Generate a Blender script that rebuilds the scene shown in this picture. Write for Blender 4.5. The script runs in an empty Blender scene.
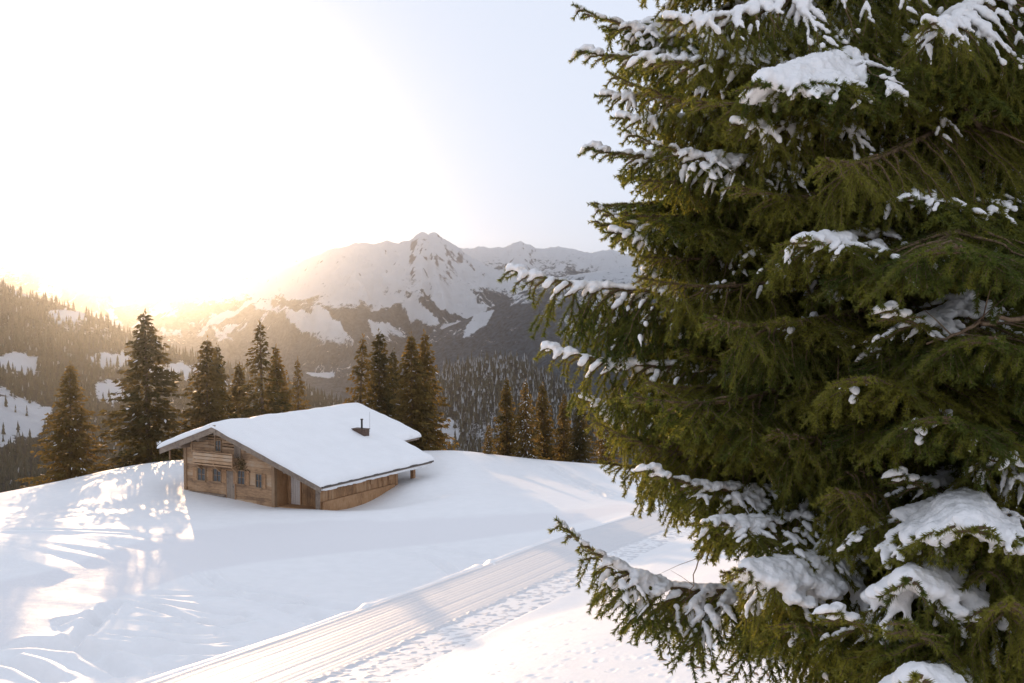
import bpy, math, random
import numpy as np
from mathutils import Vector, Matrix

rng = np.random.default_rng(7)
random.seed(7)
R = math.radians
SC = bpy.context.scene
COL = SC.collection

# ------------------------------------------------------------------ camera model (image point + depth -> world point)
F = 1137.8
PITCH = math.atan(52.5 / F)
CP, SP = math.cos(PITCH), math.sin(PITCH)


def ray(px, py):
    u = (np.asarray(px, float) - 512) / F
    v = (341.5 - np.asarray(py, float)) / F
    dx, dy, dz = u, CP + v * SP, -SP + v * CP
    return dx / dy, dz / dy          # per metre of depth along +Y


def at(px, py, Y):
    a, b = ray(px, py)
    return np.array([a * Y, Y, b * Y])


# ------------------------------------------------------------------ generic helpers
def mesh_np(name, verts, faces=None, tris=None, quads=None, mats=(), mat_idx=None, smooth=False):
    """mesh from numpy arrays (tris Nx3 and / or quads Mx4) or from a python face list"""
    me = bpy.data.meshes.new(name)
    verts = np.asarray(verts, np.float32)
    if faces is not None:
        me.from_pydata([tuple(map(float, v)) for v in verts], [], [tuple(map(int, f)) for f in faces])
    else:
        loops, starts, totals = [], [], []
        off = 0
        for arr, n in ((tris, 3), (quads, 4)):
            if arr is not None and len(arr):
                arr = np.asarray(arr, np.int32)
                loops.append(arr.ravel())
                starts.append(off + np.arange(len(arr), dtype=np.int32) * n)
                totals.append(np.full(len(arr), n, np.int32))
                off += arr.size
        loops = np.concatenate(loops)
        starts = np.concatenate(starts)
        totals = np.concatenate(totals)
        me.vertices.add(len(verts))
        me.vertices.foreach_set('co', verts.ravel())
        me.loops.add(len(loops))
        me.loops.foreach_set('vertex_index', loops)
        me.polygons.add(len(starts))
        me.polygons.foreach_set('loop_start', starts)
        me.polygons.foreach_set('loop_total', totals)
    for m in mats:
        me.materials.append(m)
    if mat_idx is not None:
        me.polygons.foreach_set('material_index', np.asarray(mat_idx, np.int32))
    me.update(calc_edges=True)
    me.validate()
    if smooth:
        me.polygons.foreach_set('use_smooth', np.ones(len(me.polygons), bool))
    return me


def link(name, me, parent=None, **props):
    o = bpy.data.objects.new(name, me)
    COL.objects.link(o)
    if parent is not None:
        o.parent = parent
    for k, v in props.items():
        o[k] = v
    return o


def empty(name, loc, rz=0.0, **props):
    o = bpy.data.objects.new(name, None)
    COL.objects.link(o)
    o.location = loc
    o.rotation_euler = (0, 0, rz)
    o.empty_display_size = 0.3
    for k, v in props.items():
        o[k] = v
    return o


class MB:
    """collects boxes, tubes and prisms; build() links them as one mesh object"""
    def __init__(self):
        self.v, self.f = [], []

    def add(self, vs, fs):
        n = len(self.v)
        self.v += [tuple(v) for v in vs]
        self.f += [tuple(i + n for i in f) for f in fs]

    def hexa(self, c):
        self.add(c, [(0, 3, 2, 1), (4, 5, 6, 7), (0, 1, 5, 4), (1, 2, 6, 5), (2, 3, 7, 6), (3, 0, 4, 7)])

    def box(self, x0, x1, y0, y1, z0, z1):
        self.hexa([(x0, y0, z0), (x1, y0, z0), (x1, y1, z0), (x0, y1, z0),
                   (x0, y0, z1), (x1, y0, z1), (x1, y1, z1), (x0, y1, z1)])

    def prism(self, poly, axis, a, b):
        """poly: points in the plane without the axis, extruded from a to b"""
        n = len(poly)

        def P(p, t):
            return {'x': (t, p[0], p[1]), 'y': (p[0], t, p[1]), 'z': (p[0], p[1], t)}[axis]
        vs = [P(p, a) for p in poly] + [P(p, b) for p in poly]
        fs = [tuple(range(n))[::-1], tuple(range(n, 2 * n))]
        fs += [(i, (i + 1) % n, n + (i + 1) % n, n + i) for i in range(n)]
        self.add(vs, fs)

    def tube(self, pts, rad, n=8):
        vs, fs = tube_arrays(np.asarray(pts, float), np.asarray(rad, float), n)
        self.add(vs.tolist(), fs)

    def build(self, name, mat, parent=None, bevel=0.0, smooth=False, **props):
        me = mesh_np(name, self.v, faces=self.f, mats=[mat], smooth=smooth)
        o = link(name, me, parent, **props)
        if bevel:
            m = o.modifiers.new('edge', 'BEVEL')
            m.width = bevel
            m.segments = 2
            m.limit_method = 'ANGLE'
        return o


def frames(pts):
    t = np.gradient(pts, axis=0)
    t /= np.linalg.norm(t, axis=1, keepdims=True) + 1e-9
    up = np.tile([0.03, 0.05, 1.0], (len(pts), 1))
    up[np.abs(t[:, 2]) > 0.93] = [1.0, 0.1, 0.0]
    s = np.cross(t, up)
    s /= np.linalg.norm(s, axis=1, keepdims=True) + 1e-9
    return t, s, np.cross(s, t)


def tube_arrays(pts, rad, n):
    t, s, u = frames(pts)
    a = np.arange(n) * 2 * math.pi / n
    ring = (pts[:, None, :] + rad[:, None, None] * (np.cos(a)[None, :, None] * s[:, None, :] + np.sin(a)[None, :, None] * u[:, None, :]))
    m = len(pts)
    fs = []
    for i in range(m - 1):
        for j in range(n):
            k = (j + 1) % n
            fs.append((i * n + j, i * n + k, (i + 1) * n + k, (i + 1) * n + j))
    fs.append(tuple(range(n))[::-1])
    fs.append(tuple(range((m - 1) * n, m * n)))
    return ring.reshape(-1, 3), fs


# ------------------------------------------------------------------ numpy noise
def _hash(xi, yi, seed):
    h = (xi.astype(np.int64) * 374761393 + yi.astype(np.int64) * 668265263 + seed * 974634777) & 0xFFFFFFFF
    h = ((h ^ (h >> 13)) * 1274126177) & 0xFFFFFFFF
    h = (h ^ (h >> 16)) & 0xFFFF
    return h * (2 * math.pi / 65536.0)


def gn(x, y, seed=0):
    xi, yi = np.floor(x), np.floor(y)
    fx, fy = x - xi, y - yi
    u, v = fx * fx * fx * (fx * (fx * 6 - 15) + 10), fy * fy * fy * (fy * (fy * 6 - 15) + 10)

    def g(dx, dy):
        a = _hash(xi + dx, yi + dy, seed)
        return np.cos(a) * (fx - dx) + np.sin(a) * (fy - dy)
    a, b, c, d = g(0, 0), g(1, 0), g(0, 1), g(1, 1)
    return (a + u * (b - a) + v * ((c + u * (d - c)) - (a + u * (b - a)))) * 1.5


def fbm(x, y, o=4, seed=0, gain=.5):
    s, a, t = 0, 1, 0
    for i in range(o):
        s = s + a * gn(x * 2 ** i + 17.3 * i, y * 2 ** i - 9.1 * i, seed + i)
        t += a
        a *= gain
    return s / t


def ridged(x, y, o=5, seed=0, gain=.55):
    s, a, t, w = 0, 1, 0, 1
    for i in range(o):
        n = 1 - np.abs(gn(x * 2 ** i + 5.7 * i, y * 2 ** i + 3.3 * i, seed + i))
        n = n * n
        s = s + a * n * w
        w = np.clip(n * 1.4, 0, 1)
        t += a
        a *= gain
    return s / t


def sstep(a, b, x):
    t = np.clip((x - a) / (b - a), 0, 1)
    return t * t * (3 - 2 * t)


# ------------------------------------------------------------------ materials
def mat_new(name):
    m = bpy.data.materials.new(name)
    m.use_nodes = True
    nt = m.node_tree
    nt.nodes.clear()
    out = nt.nodes.new('ShaderNodeOutputMaterial')
    return m, nt, out


def N(nt, t, **kw):
    n = nt.nodes.new(t)
    for k, v in kw.items():
        if k.startswith('i_'):
            n.inputs[k[2:].replace('_', ' ')].default_value = v
        else:
            setattr(n, k, v)
    return n


def ramp(nt, stops):
    r = nt.nodes.new('ShaderNodeValToRGB')
    cr = r.color_ramp
    while len(cr.elements) < len(stops):
        cr.elements.new(0.5)
    for e, (p, c) in zip(cr.elements, stops):
        e.position = p
        e.color = (*c, 1) if len(c) == 3 else c
    return r


def snow_mat(name, base=(.88, .872, .87), scale=3.0, bump=.25, fine=60.0, rough=.55, packed=False):
    m, nt, out = mat_new(name)
    L = nt.links.new
    tc = N(nt, 'ShaderNodeTexCoord')
    n1 = N(nt, 'ShaderNodeTexNoise', i_Scale=scale, i_Detail=6.0, i_Roughness=.6)
    n2 = N(nt, 'ShaderNodeTexNoise', i_Scale=fine, i_Detail=3.0, i_Roughness=.6)
    L(tc.outputs['Object'], n1.inputs['Vector'])
    L(tc.outputs['Object'], n2.inputs['Vector'])
    add = N(nt, 'ShaderNodeMath', operation='MULTIPLY_ADD')
    L(n2.outputs['Fac'], add.inputs[0])
    add.inputs[1].default_value = .25
    L(n1.outputs['Fac'], add.inputs[2])
    bp = N(nt, 'ShaderNodeBump', i_Strength=bump, i_Distance=.06)
    L(add.outputs[0], bp.inputs['Height'])
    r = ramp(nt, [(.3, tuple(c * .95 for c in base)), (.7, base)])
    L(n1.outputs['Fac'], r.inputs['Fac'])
    b = N(nt, 'ShaderNodeBsdfPrincipled', i_Roughness=rough)
    b.inputs['Specular IOR Level'].default_value = .3
    if packed:                       # trodden, groomed snow is a little duller than fresh powder
        at_p = N(nt, 'ShaderNodeAttribute', attribute_name='packed')
        mxp = N(nt, 'ShaderNodeMix', data_type='RGBA')
        L(at_p.outputs['Fac'], mxp.inputs['Factor'])
        L(r.outputs['Color'], mxp.inputs['A'])
        mxp.inputs['B'].default_value = (.80, .785, .79, 1)
        L(mxp.outputs['Result'], b.inputs['Base Color'])
    else:
        L(r.outputs['Color'], b.inputs['Base Color'])
    L(bp.outputs['Normal'], b.inputs['Normal'])
    L(b.outputs[0], out.inputs['Surface'])
    return m


def needle_mat(name, c0, c1, trans=.45, scale=3.0):
    m, nt, out = mat_new(name)
    L = nt.links.new
    tc = N(nt, 'ShaderNodeTexCoord')
    n1 = N(nt, 'ShaderNodeTexNoise', i_Scale=scale, i_Detail=4.0)
    L(tc.outputs['Object'], n1.inputs['Vector'])
    oi = N(nt, 'ShaderNodeObjectInfo')
    ad = N(nt, 'ShaderNodeMath', operation='MULTIPLY_ADD')
    L(oi.outputs['Random'], ad.inputs[0])
    ad.inputs[1].default_value = .3
    L(n1.outputs['Fac'], ad.inputs[2])
    r = ramp(nt, [(.42, c0), (.76, c1)])
    L(ad.outputs[0], r.inputs['Fac'])
    d = N(nt, 'ShaderNodeBsdfPrincipled', i_Roughness=.5)
    d.inputs['Specular IOR Level'].default_value = .25
    t = N(nt, 'ShaderNodeBsdfTranslucent')
    hs = N(nt, 'ShaderNodeHueSaturation', i_Saturation=1.1, i_Value=1.5, i_Hue=.485)
    L(r.outputs['Color'], d.inputs['Base Color'])
    L(r.outputs['Color'], hs.inputs['Color'])
    L(hs.outputs['Color'], t.inputs['Color'])
    mx = N(nt, 'ShaderNodeMixShader')
    mx.inputs[0].default_value = trans
    L(d.outputs[0], mx.inputs[1])
    L(t.outputs[0], mx.inputs[2])
    L(mx.outputs[0], out.inputs['Surface'])
    return m


def bark_mat(name, c0, c1, scale=14.0):
    m, nt, out = mat_new(name)
    L = nt.links.new
    tc = N(nt, 'ShaderNodeTexCoord')
    mp = N(nt, 'ShaderNodeMapping')
    mp.inputs['Scale'].default_value = (1, 1, .35)
    n1 = N(nt, 'ShaderNodeTexNoise', i_Scale=scale, i_Detail=6.0, i_Roughness=.65)
    L(tc.outputs['Object'], mp.inputs['Vector'])
    L(mp.outputs[0], n1.inputs['Vector'])
    r = ramp(nt, [(.35, c0), (.65, c1)])
    L(n1.outputs['Fac'], r.inputs['Fac'])
    bp = N(nt, 'ShaderNodeBump', i_Strength=.6, i_Distance=.02)
    L(n1.outputs['Fac'], bp.inputs['Height'])
    b = N(nt, 'ShaderNodeBsdfPrincipled', i_Roughness=.85)
    L(r.outputs['Color'], b.inputs['Base Color'])
    L(bp.outputs[0], b.inputs['Normal'])
    L(b.outputs[0], out.inputs['Surface'])
    return m


def wood_mat(name, c0, c1, c2, grain=(1.0, 1.0, 14.0), scale=2.2):
    """weathered timber: long grain, patches of grey, a tone per board (each loose piece of the mesh)"""
    m, nt, out = mat_new(name)
    L = nt.links.new
    tc = N(nt, 'ShaderNodeTexCoord')
    mp = N(nt, 'ShaderNodeMapping')
    mp.inputs['Scale'].default_value = grain
    n1 = N(nt, 'ShaderNodeTexNoise', i_Scale=scale, i_Detail=7.0, i_Roughness=.65)
    n2 = N(nt, 'ShaderNodeTexNoise', i_Scale=.7, i_Detail=5.0, i_Roughness=.7)
    L(tc.outputs['Object'], mp.inputs['Vector'])
    L(mp.outputs[0], n1.inputs['Vector'])
    L(tc.outputs['Object'], n2.inputs['Vector'])
    ge = N(nt, 'ShaderNodeNewGeometry')
    a1 = N(nt, 'ShaderNodeMath', operation='MULTIPLY_ADD')
    L(ge.outputs['Random Per Island'], a1.inputs[0])
    a1.inputs[1].default_value = .35
    L(n1.outputs['Fac'], a1.inputs[2])
    a2 = N(nt, 'ShaderNodeMath', operation='MULTIPLY_ADD')
    L(n2.outputs['Fac'], a2.inputs[0])
    a2.inputs[1].default_value = .85
    L(a1.outputs[0], a2.inputs[2])
    a3 = N(nt, 'ShaderNodeMath', operation='MULTIPLY')
    L(a2.outputs[0], a3.inputs[0])
    a3.inputs[1].default_value = .62
    r = ramp(nt, [(.54, c0), (.70, c1), (.84, c2)])
    L(a3.outputs[0], r.inputs['Fac'])
    bp = N(nt, 'ShaderNodeBump', i_Strength=.35, i_Distance=.02)
    L(n1.outputs['Fac'], bp.inputs['Height'])
    b = N(nt, 'ShaderNodeBsdfPrincipled', i_Roughness=.8)
    L(r.outputs['Color'], b.inputs['Base Color'])
    L(bp.outputs[0], b.inputs['Normal'])
    L(b.outputs[0], out.inputs['Surface'])
    return m


def plain(name, col, rough=.6, metal=0.0, noise=.15, scale=8.0):
    m, nt, out = mat_new(name)
    L = nt.links.new
    tc = N(nt, 'ShaderNodeTexCoord')
    n1 = N(nt, 'ShaderNodeTexNoise', i_Scale=scale, i_Detail=4.0)
    L(tc.outputs['Object'], n1.inputs['Vector'])
    r = ramp(nt, [(.3, tuple(c * (1 - noise) for c in col)), (.7, tuple(min(1, c * (1 + noise)) for c in col))])
    L(n1.outputs['Fac'], r.inputs['Fac'])
    b = N(nt, 'ShaderNodeBsdfPrincipled', i_Roughness=rough, i_Metallic=metal)
    L(r.outputs['Color'], b.inputs['Base Color'])
    L(b.outputs[0], out.inputs['Surface'])
    return m


def mountain_mat(name, snow, forest, rock, tex_scale):
    """snow, forest and rock mixed by the ground-cover fields stored on the mesh"""
    m, nt, out = mat_new(name)
    L = nt.links.new
    tc = N(nt, 'ShaderNodeTexCoord')
    n1 = N(nt, 'ShaderNodeTexNoise', i_Scale=tex_scale, i_Detail=6.0, i_Roughness=.7)
    L(tc.outputs['Object'], n1.inputs['Vector'])
    nm = N(nt, 'ShaderNodeTexNoise', i_Scale=tex_scale * 3.0, i_Detail=10.0, i_Roughness=.78, i_Distortion=.4)
    L(tc.outputs['Object'], nm.inputs['Vector'])
    bp = N(nt, 'ShaderNodeBump', i_Strength=.9, i_Distance=.55 / tex_scale)
    L(nm.outputs['Fac'], bp.inputs['Height'])
    at_f = N(nt, 'ShaderNodeAttribute', attribute_name='forest')
    at_r = N(nt, 'ShaderNodeAttribute', attribute_name='rock')

    def mask(a, lo, hi, k):
        ad = N(nt, 'ShaderNodeMath', operation='MULTIPLY_ADD')
        L(nm.outputs['Fac'], ad.inputs[0])
        ad.inputs[1].default_value = k
        L(a.outputs['Fac'], ad.inputs[2])
        mr = N(nt, 'ShaderNodeMapRange')
        L(ad.outputs[0], mr.inputs['Value'])
        mr.inputs['From Min'].default_value = lo + k * .5
        mr.inputs['From Max'].default_value = hi + k * .5
        return mr
    mf, mr_ = mask(at_f, .42, .56, 1.7), mask(at_r, .44, .62, 1.3)
    m1 = N(nt, 'ShaderNodeMix', data_type='RGBA')
    m1.inputs['A'].default_value = (*snow, 1)
    m1.inputs['B'].default_value = (*rock, 1)
    L(mr_.outputs[0], m1.inputs['Factor'])
    fr = ramp(nt, [(.35, tuple(c * .7 for c in forest)), (.65, tuple(c * 1.5 for c in forest))])
    n2 = N(nt, 'ShaderNodeTexNoise', i_Scale=tex_scale * 6, i_Detail=3.0)
    L(tc.outputs['Object'], n2.inputs['Vector'])
    L(n2.outputs['Fac'], fr.inputs['Fac'])
    m2 = N(nt, 'ShaderNodeMix', data_type='RGBA')
    L(m1.outputs['Result'], m2.inputs['A'])
    L(fr.outputs['Color'], m2.inputs['B'])
    L(mf.outputs[0], m2.inputs['Factor'])
    b = N(nt, 'ShaderNodeBsdfPrincipled', i_Roughness=.8)
    b.inputs['Specular IOR Level'].default_value = .1
    L(bp.outputs[0], b.inputs['Normal'])
    L(m2.outputs['Result'], b.inputs['Base Color'])
    L(b.outputs[0], out.inputs['Surface'])
    return m


M = {}
M['snow'] = snow_mat('field_snow', scale=1.6, bump=.5, fine=14, packed=True)
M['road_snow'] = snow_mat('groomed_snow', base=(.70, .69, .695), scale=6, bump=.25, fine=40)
M['roof_snow'] = snow_mat('roof_snow', base=(.88, .875, .875), scale=.8, bump=.2, fine=20)
M['clump_snow'] = snow_mat('clump_snow', base=(.88, .87, .87), scale=9, bump=.3, fine=120)
M['needle'] = needle_mat('spruce_needles', (.070, .095, .022), (.195, .195, .040), .57, 6)
M['needle_far'] = needle_mat('spruce_foliage', (.045, .043, .014), (.15, .112, .036), .68, .6)
M['needle_wood'] = needle_mat('forest_foliage', (.028, .034, .022), (.06, .06, .036), .25, .03)
M['frosted'] = plain('frosted_foliage', (.24, .25, .26), rough=.9, noise=.4, scale=.2)
M['bark'] = bark_mat('spruce_bark', (.05, .032, .02), (.17, .115, .075))
M['twig'] = bark_mat('twig_bark', (.09, .055, .03), (.2, .13, .075), 40)
M['dead'] = bark_mat('dead_branch_bark', (.12, .075, .045), (.32, .22, .14), 30)
M['wall'] = wood_mat('weathered_planks', (.18, .105, .06), (.43, .255, .135), (.45, .33, .23))
M['plank'] = wood_mat('brown_planks', (.16, .082, .038), (.40, .215, .098), (.45, .285, .16), grain=(14, 14, 1.0))
M['beam'] = wood_mat('grey_beams', (.12, .09, .07), (.22, .165, .125), (.28, .22, .17), grain=(2, 1, 2))
M['shutter'] = wood_mat('shutter_wood', (.24, .125, .058), (.38, .205, .10), (.42, .255, .14), grain=(12, 12, 1))
M['trim'] = wood_mat('trim_boards', (.17, .095, .05), (.29, .175, .095), (.34, .23, .14), grain=(12, 12, 1))
M['pale_door'] = wood_mat('pale_door_wood', (.42, .36, .32), (.58, .50, .45), (.62, .55, .5), grain=(12, 12, 1))
M['glass'] = plain('window_glass', (.05, .055, .06), rough=.12, noise=.05)
M['soot'] = plain('sooty_boards', (.085, .05, .035), rough=.8, noise=.35)
M['dark'] = plain('dark_iron', (.03, .028, .027), rough=.5, metal=.6)
M['gutter'] = plain('gutter_metal', (.10, .085, .075), rough=.45, metal=.7)
M['leafy'] = needle_mat('dry_greenery', (.10, .075, .03), (.18, .13, .06), .3, 8)

# ------------------------------------------------------------------ sun and sky
SUN_AZ, SUN_EL = R(-17.6), R(6.0)
to_sun = Vector((math.sin(SUN_AZ) * math.cos(SUN_EL), math.cos(SUN_AZ) * math.cos(SUN_EL), math.sin(SUN_EL)))
ld = bpy.data.lights.new('sun', 'SUN')
ld.energy = 2.5
ld.angle = R(0.5)
ld.color = (1.0, .64, .35)
lo = bpy.data.objects.new('sun', ld)
COL.objects.link(lo)
lo.rotation_euler = to_sun.to_track_quat('Z', 'Y').to_euler()
w = bpy.data.worlds.new('World')
SC.world = w
w.use_nodes = True
nt = w.node_tree
nt.nodes.clear()
sky = nt.nodes.new('ShaderNodeTexSky')
sky.sky_type = 'NISHITA'
sky.sun_disc = False
sky.sun_elevation = SUN_EL
sky.sun_rotation = SUN_AZ
sky.altitude = 3500
sky.air_density = 1.2
sky.dust_density = 0.0
sky.ozone_density = .6
bg = nt.nodes.new('ShaderNodeBackground')
bg.inputs['Strength'].default_value = .15
wo = nt.nodes.new('ShaderNodeOutputWorld')
veil = nt.nodes.new('ShaderNodeMix')          # thin even high cloud veiling the clear sky
veil.data_type = 'RGBA'
veil.inputs['Factor'].default_value = .975
veil.inputs['B'].default_value = (3.05, 3.3, 3.85, 1)
nt.links.new(sky.outputs[0], veil.inputs['A'])
nt.links.new(veil.outputs['Result'], bg.inputs['Color'])
nt.links.new(bg.outputs[0], wo.inputs['Surface'])

# ------------------------------------------------------------------ cabin frame (needed by the terrain)
CAB_AZ = R(29.7)
A_TOP = at(213, 422, 78.0)
CAB_H = 5.6
CAB_O = np.array([A_TOP[0], A_TOP[1], A_TOP[2] - CAB_H])
cb = np.array([math.cos(CAB_AZ), -math.sin(CAB_AZ), 0])
ca = np.array([math.sin(CAB_AZ), math.cos(CAB_AZ), 0])


def cab(x, y, z):
    return CAB_O + cb * x + ca * y + np.array([0, 0, z])


# ------------------------------------------------------------------ near terrain: smooth surface through surveyed points
ctl = []


def C(px, py, Y):
    ctl.append(at(px, py, Y))


def CW(x, y, z):
    ctl.append(np.array([x, y, z], float))


for a_ in ((160, 683, 28.5), (368, 611, 39), (480, 566, 48), (549, 543, 56), (640, 515, 67),
           (346, 683, 27), (440, 650, 31), (556, 611, 39), (577, 579, 45), (640, 560, 47), (700, 545, 52),
           (512, 683, 22), (600, 640, 26), (700, 600, 30), (740, 565, 38), (850, 600, 27), (850, 540, 42), (1000, 560, 32),
           (800, 683, 18), (1000, 640, 18), (900, 500, 62), (1000, 470, 80),
           (150, 640, 44), (0, 683, 39.5), (0, 600, 50.5), (0, 540, 60), (100, 560, 57), (200, 540, 62), (300, 600, 50), (400, 540, 65),
           (300, 560, 58.5), (-150, 600, 50), (-150, 683, 40), (300, 645, 42.5), (400, 607, 47.5), (480, 575, 54), (210, 676, 39.5), (545, 550, 60), (540, 528, 66), (600, 505, 74), (480, 520, 69), (440, 500, 74), (660, 492, 82),
           (0, 493, 88), (60, 481, 90), (120, 468, 92), (170, 461, 92), (60, 505, 76), (140, 495, 79),
           (430, 451, 97), (470, 452, 97), (520, 458, 99), (600, 464, 102), (700, 470, 104), (450, 462, 90), (510, 475, 90)):
    C(*a_)
for p_ in ((-3.75, 1, .45), (0, 1, .25), (4.65, 1, -.05), (8.35, .9, .2), (8.5, 5, -.25), (8.5, 7.5, .0), (9.5, 9.5, .55), (9.5, 12.5, .75), (10.5, 5, -.2), (10, 14.5, .9), (8.5, 2.5, -.15), (6, 15, .6), (-4.2, 8, .4), (2, 17, .8), (12, 6, .0), (-6.5, 1, .5)):
    ctl.append(cab(*p_))
for p_ in ((0, 0, -1.7), (2.7, 6.2, -3.35), (8, 6, -2.6), (8, 14, -4.6), (-4, 8, -4.8), (-10, 15, -8.4), (-20, 20, -11), (-32, 40, -13.8),
           (0, -20, 3), (-20, 0, -5.5), (-20, -20, 0), (20, 0, 0), (20, -20, 5), (30, 20, -3.5), (40, 60, -10), (60, 100, -15), (-60, 40, -16),
           (-60, 85, -20), (-90, 60, -24), (90, 40, -2), (60, 20, 0), (0, 130, -27), (-40, 130, -34), (40, 130, -27), (80, 130, -27), (-100, 130, -45),
           (0, 170, -52), (-60, 170, -62), (60, 170, -50), (120, 170, -52), (-120, 60, -34), (120, 80, -10), (-90, 0, -18), (-60, -40, 0), (60, -40, 8)):
    CW(*p_)
ctl = np.array(ctl)


def _phi(r2):
    return .5 * r2 * np.log(r2 + 1e-9)


_n = len(ctl)
_K = _phi(((ctl[:, None, :2] - ctl[None, :, :2]) ** 2).sum(-1)) + np.eye(_n) * .6
_P = np.c_[np.ones(_n), ctl[:, :2]]
_A = np.block([[_K, _P], [_P.T, np.zeros((3, 3))]])
_w = np.linalg.solve(_A, np.r_[ctl[:, 2], 0, 0, 0])


def H0(x, y):
    x, y = np.asarray(x, float), np.asarray(y, float)
    sh = x.shape
    x, y = x.ravel(), y.ravel()
    out = np.empty(len(x))
    for i in range(0, len(x), 40000):
        s = slice(i, i + 40000)
        r2 = (x[s, None] - ctl[None, :, 0]) ** 2 + (y[s, None] - ctl[None, :, 1]) ** 2
        out[s] = _phi(r2) @ _w[:_n] + _w[_n] + _w[_n + 1] * x[s] + _w[_n + 2] * y[s]
    return out.reshape(sh)


def hit(px, py, y0=9.0, y1=125.0):
    Y = np.linspace(y0, y1, 1400)
    a, b = ray(px, py)
    d = b * Y - H0(a * Y, Y)
    k = np.argmax(d < 0)
    return np.array([a * Y[k], Y[k]])


def pline(pts, n=24, **kw):
    """image polyline -> smooth ground polyline"""
    g = np.array([hit(*p, **kw) for p in pts])
    t = np.linspace(0, 1, len(g))
    tt = np.linspace(0, 1, n)
    o = np.c_[np.interp(tt, t, g[:, 0]), np.interp(tt, t, g[:, 1])]
    for _ in range(3):
        o[1:-1] = (o[:-2] + 2 * o[1:-1] + o[2:]) / 4
    return o


# groomed road: left edge, groomed / rough boundary, right edge
SPY = np.array([0, .12, .3, .5, .7, .85, 1.0])


def edge(pts):
    g = np.array(pts, float)
    return g


road_L = edge([at(60, 722, 24.5)[:2], at(160, 683, 28.5)[:2], at(368, 611, 39)[:2], at(480, 566, 48)[:2], at(549, 543, 56)[:2], at(640, 515, 67)[:2], at(760, 492, 80)[:2]])


def resamp(p, n):
    d = np.r_[0, np.cumsum(np.linalg.norm(np.diff(p, axis=0), axis=1))]
    t = np.linspace(0, d[-1], n)
    o = np.c_[np.interp(t, d, p[:, 0]), np.interp(t, d, p[:, 1])]
    for _ in range(n // 6):
        o[1:-1] = (o[:-2] + 2 * o[1:-1] + o[2:]) / 4
    return o


_rz = np.array([at(60, 722, 24.5)[2], at(160, 683, 28.5)[2], at(368, 611, 39)[2], at(480, 566, 48)[2], at(549, 543, 56)[2], at(640, 515, 67)[2], at(760, 492, 80)[2]])
_rd = np.r_[0, np.cumsum(np.linalg.norm(np.diff(road_L, axis=0), axis=1))]
road_Z = np.polyval(np.polyfit(_rd, _rz, 3), np.linspace(0, _rd[-1], 120))
road_L = resamp(road_L, 120)
_t = np.gradient(road_L, axis=0)
_t /= np.linalg.norm(_t, axis=1, keepdims=True)
road_N = np.c_[_t[:, 1], -_t[:, 0]]         # to the right of travel
ROAD_W, ROUGH_W = 3.6, 1.9
road_len = np.linalg.norm(np.diff(road_L, axis=0), axis=1).sum()


def seg_dist(x, y, pl):
    """distance, side (+ right) and arc parameter to a polyline; vectorised"""
    best = np.full(x.shape, 1e9)
    side = np.zeros(x.shape)
    par = np.zeros(x.shape)
    n = len(pl) - 1
    for i in range(n):
        a, b = pl[i], pl[i + 1]
        e = b - a
        L2 = e @ e + 1e-12
        t = np.clip(((x - a[0]) * e[0] + (y - a[1]) * e[1]) / L2, 0, 1)
        dx, dy = x - (a[0] + t * e[0]), y - (a[1] + t * e[1])
        d = np.hypot(dx, dy)
        m = d < best
        best = np.where(m, d, best)
        side = np.where(m, np.sign(dx * e[1] - dy * e[0]), side)
        par = np.where(m, (i + t) / n, par)
    return best, side, par


def box_of(pl, pad):
    return pl[:, 0].min() - pad, pl[:, 0].max() + pad, pl[:, 1].min() - pad, pl[:, 1].max() + pad


_s = 2.81


def L4(pts):
    return [(x / _s, 440 + y / _s) for x, y in pts]


def L5(pts):
    return [(300 + x / _s, 440 + y / _s) for x, y in pts]


grooves = []
for pts, wd, dp in (
        (L4([(540, 380), (600, 415), (700, 440), (800, 460), (950, 478)]), .22, .10),
        (L4([(568, 375), (620, 408), (720, 432), (950, 468)]), .22, .10),
        (L4([(400, 435), (560, 436), (700, 445), (850, 492)]), .25, .09),
        (L4([(380, 452), (520, 470), (600, 488), (720, 500)]), .25, .10),
        (L4([(420, 530), (520, 545), (620, 545)]), .25, .08),
        (L4([(340, 575), (500, 600), (680, 598)]), .3, .09),
        (L4([(0, 585), (120, 580), (200, 590), (320, 598), (470, 605)]), .4, .18),
        (L4([(150, 525), (240, 505), (330, 492)]), .3, .12),
        (L4([(190, 590), (240, 545), (280, 500), (330, 460)]), .35, .16),
        (L4([(230, 600), (290, 625), (360, 665)]), .35, .15),
        (L4([(0, 625), (80, 640), (160, 683)]), .35, .15),
        (L4([(0, 255), (120, 255), (240, 260), (390, 266)]), .3, .12),
        (L4([(360, 500), (470, 515), (640, 520), (740, 500)]), .2, .08),
        (L4([(300, 540), (420, 560), (560, 575), (700, 560)]), .2, .07),
        (L4([(420, 650), (520, 640), (590, 620)]), .3, .08),
        (L4([(300, 460), (420, 470), (560, 520), (660, 530)]), .2, .07),
        (L5([(230, 310), (380, 335), (540, 352)]), .22, .08),
        (L5([(330, 300), (450, 318), (560, 330)]), .22, .08),
        (L5([(0, 460), (80, 470), (170, 474)]), .3, .10),
        (L5([(0, 490), (70, 500), (150, 500)]), .3, .10),
        (L5([(680, 72), (760, 110), (880, 166)]), .25, .10),
        (L5([(705, 72), (790, 115), (900, 160)]), .25, .10)):
    grooves.append((pline(pts), wd, -dp * 2.3))
berms = []
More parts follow.
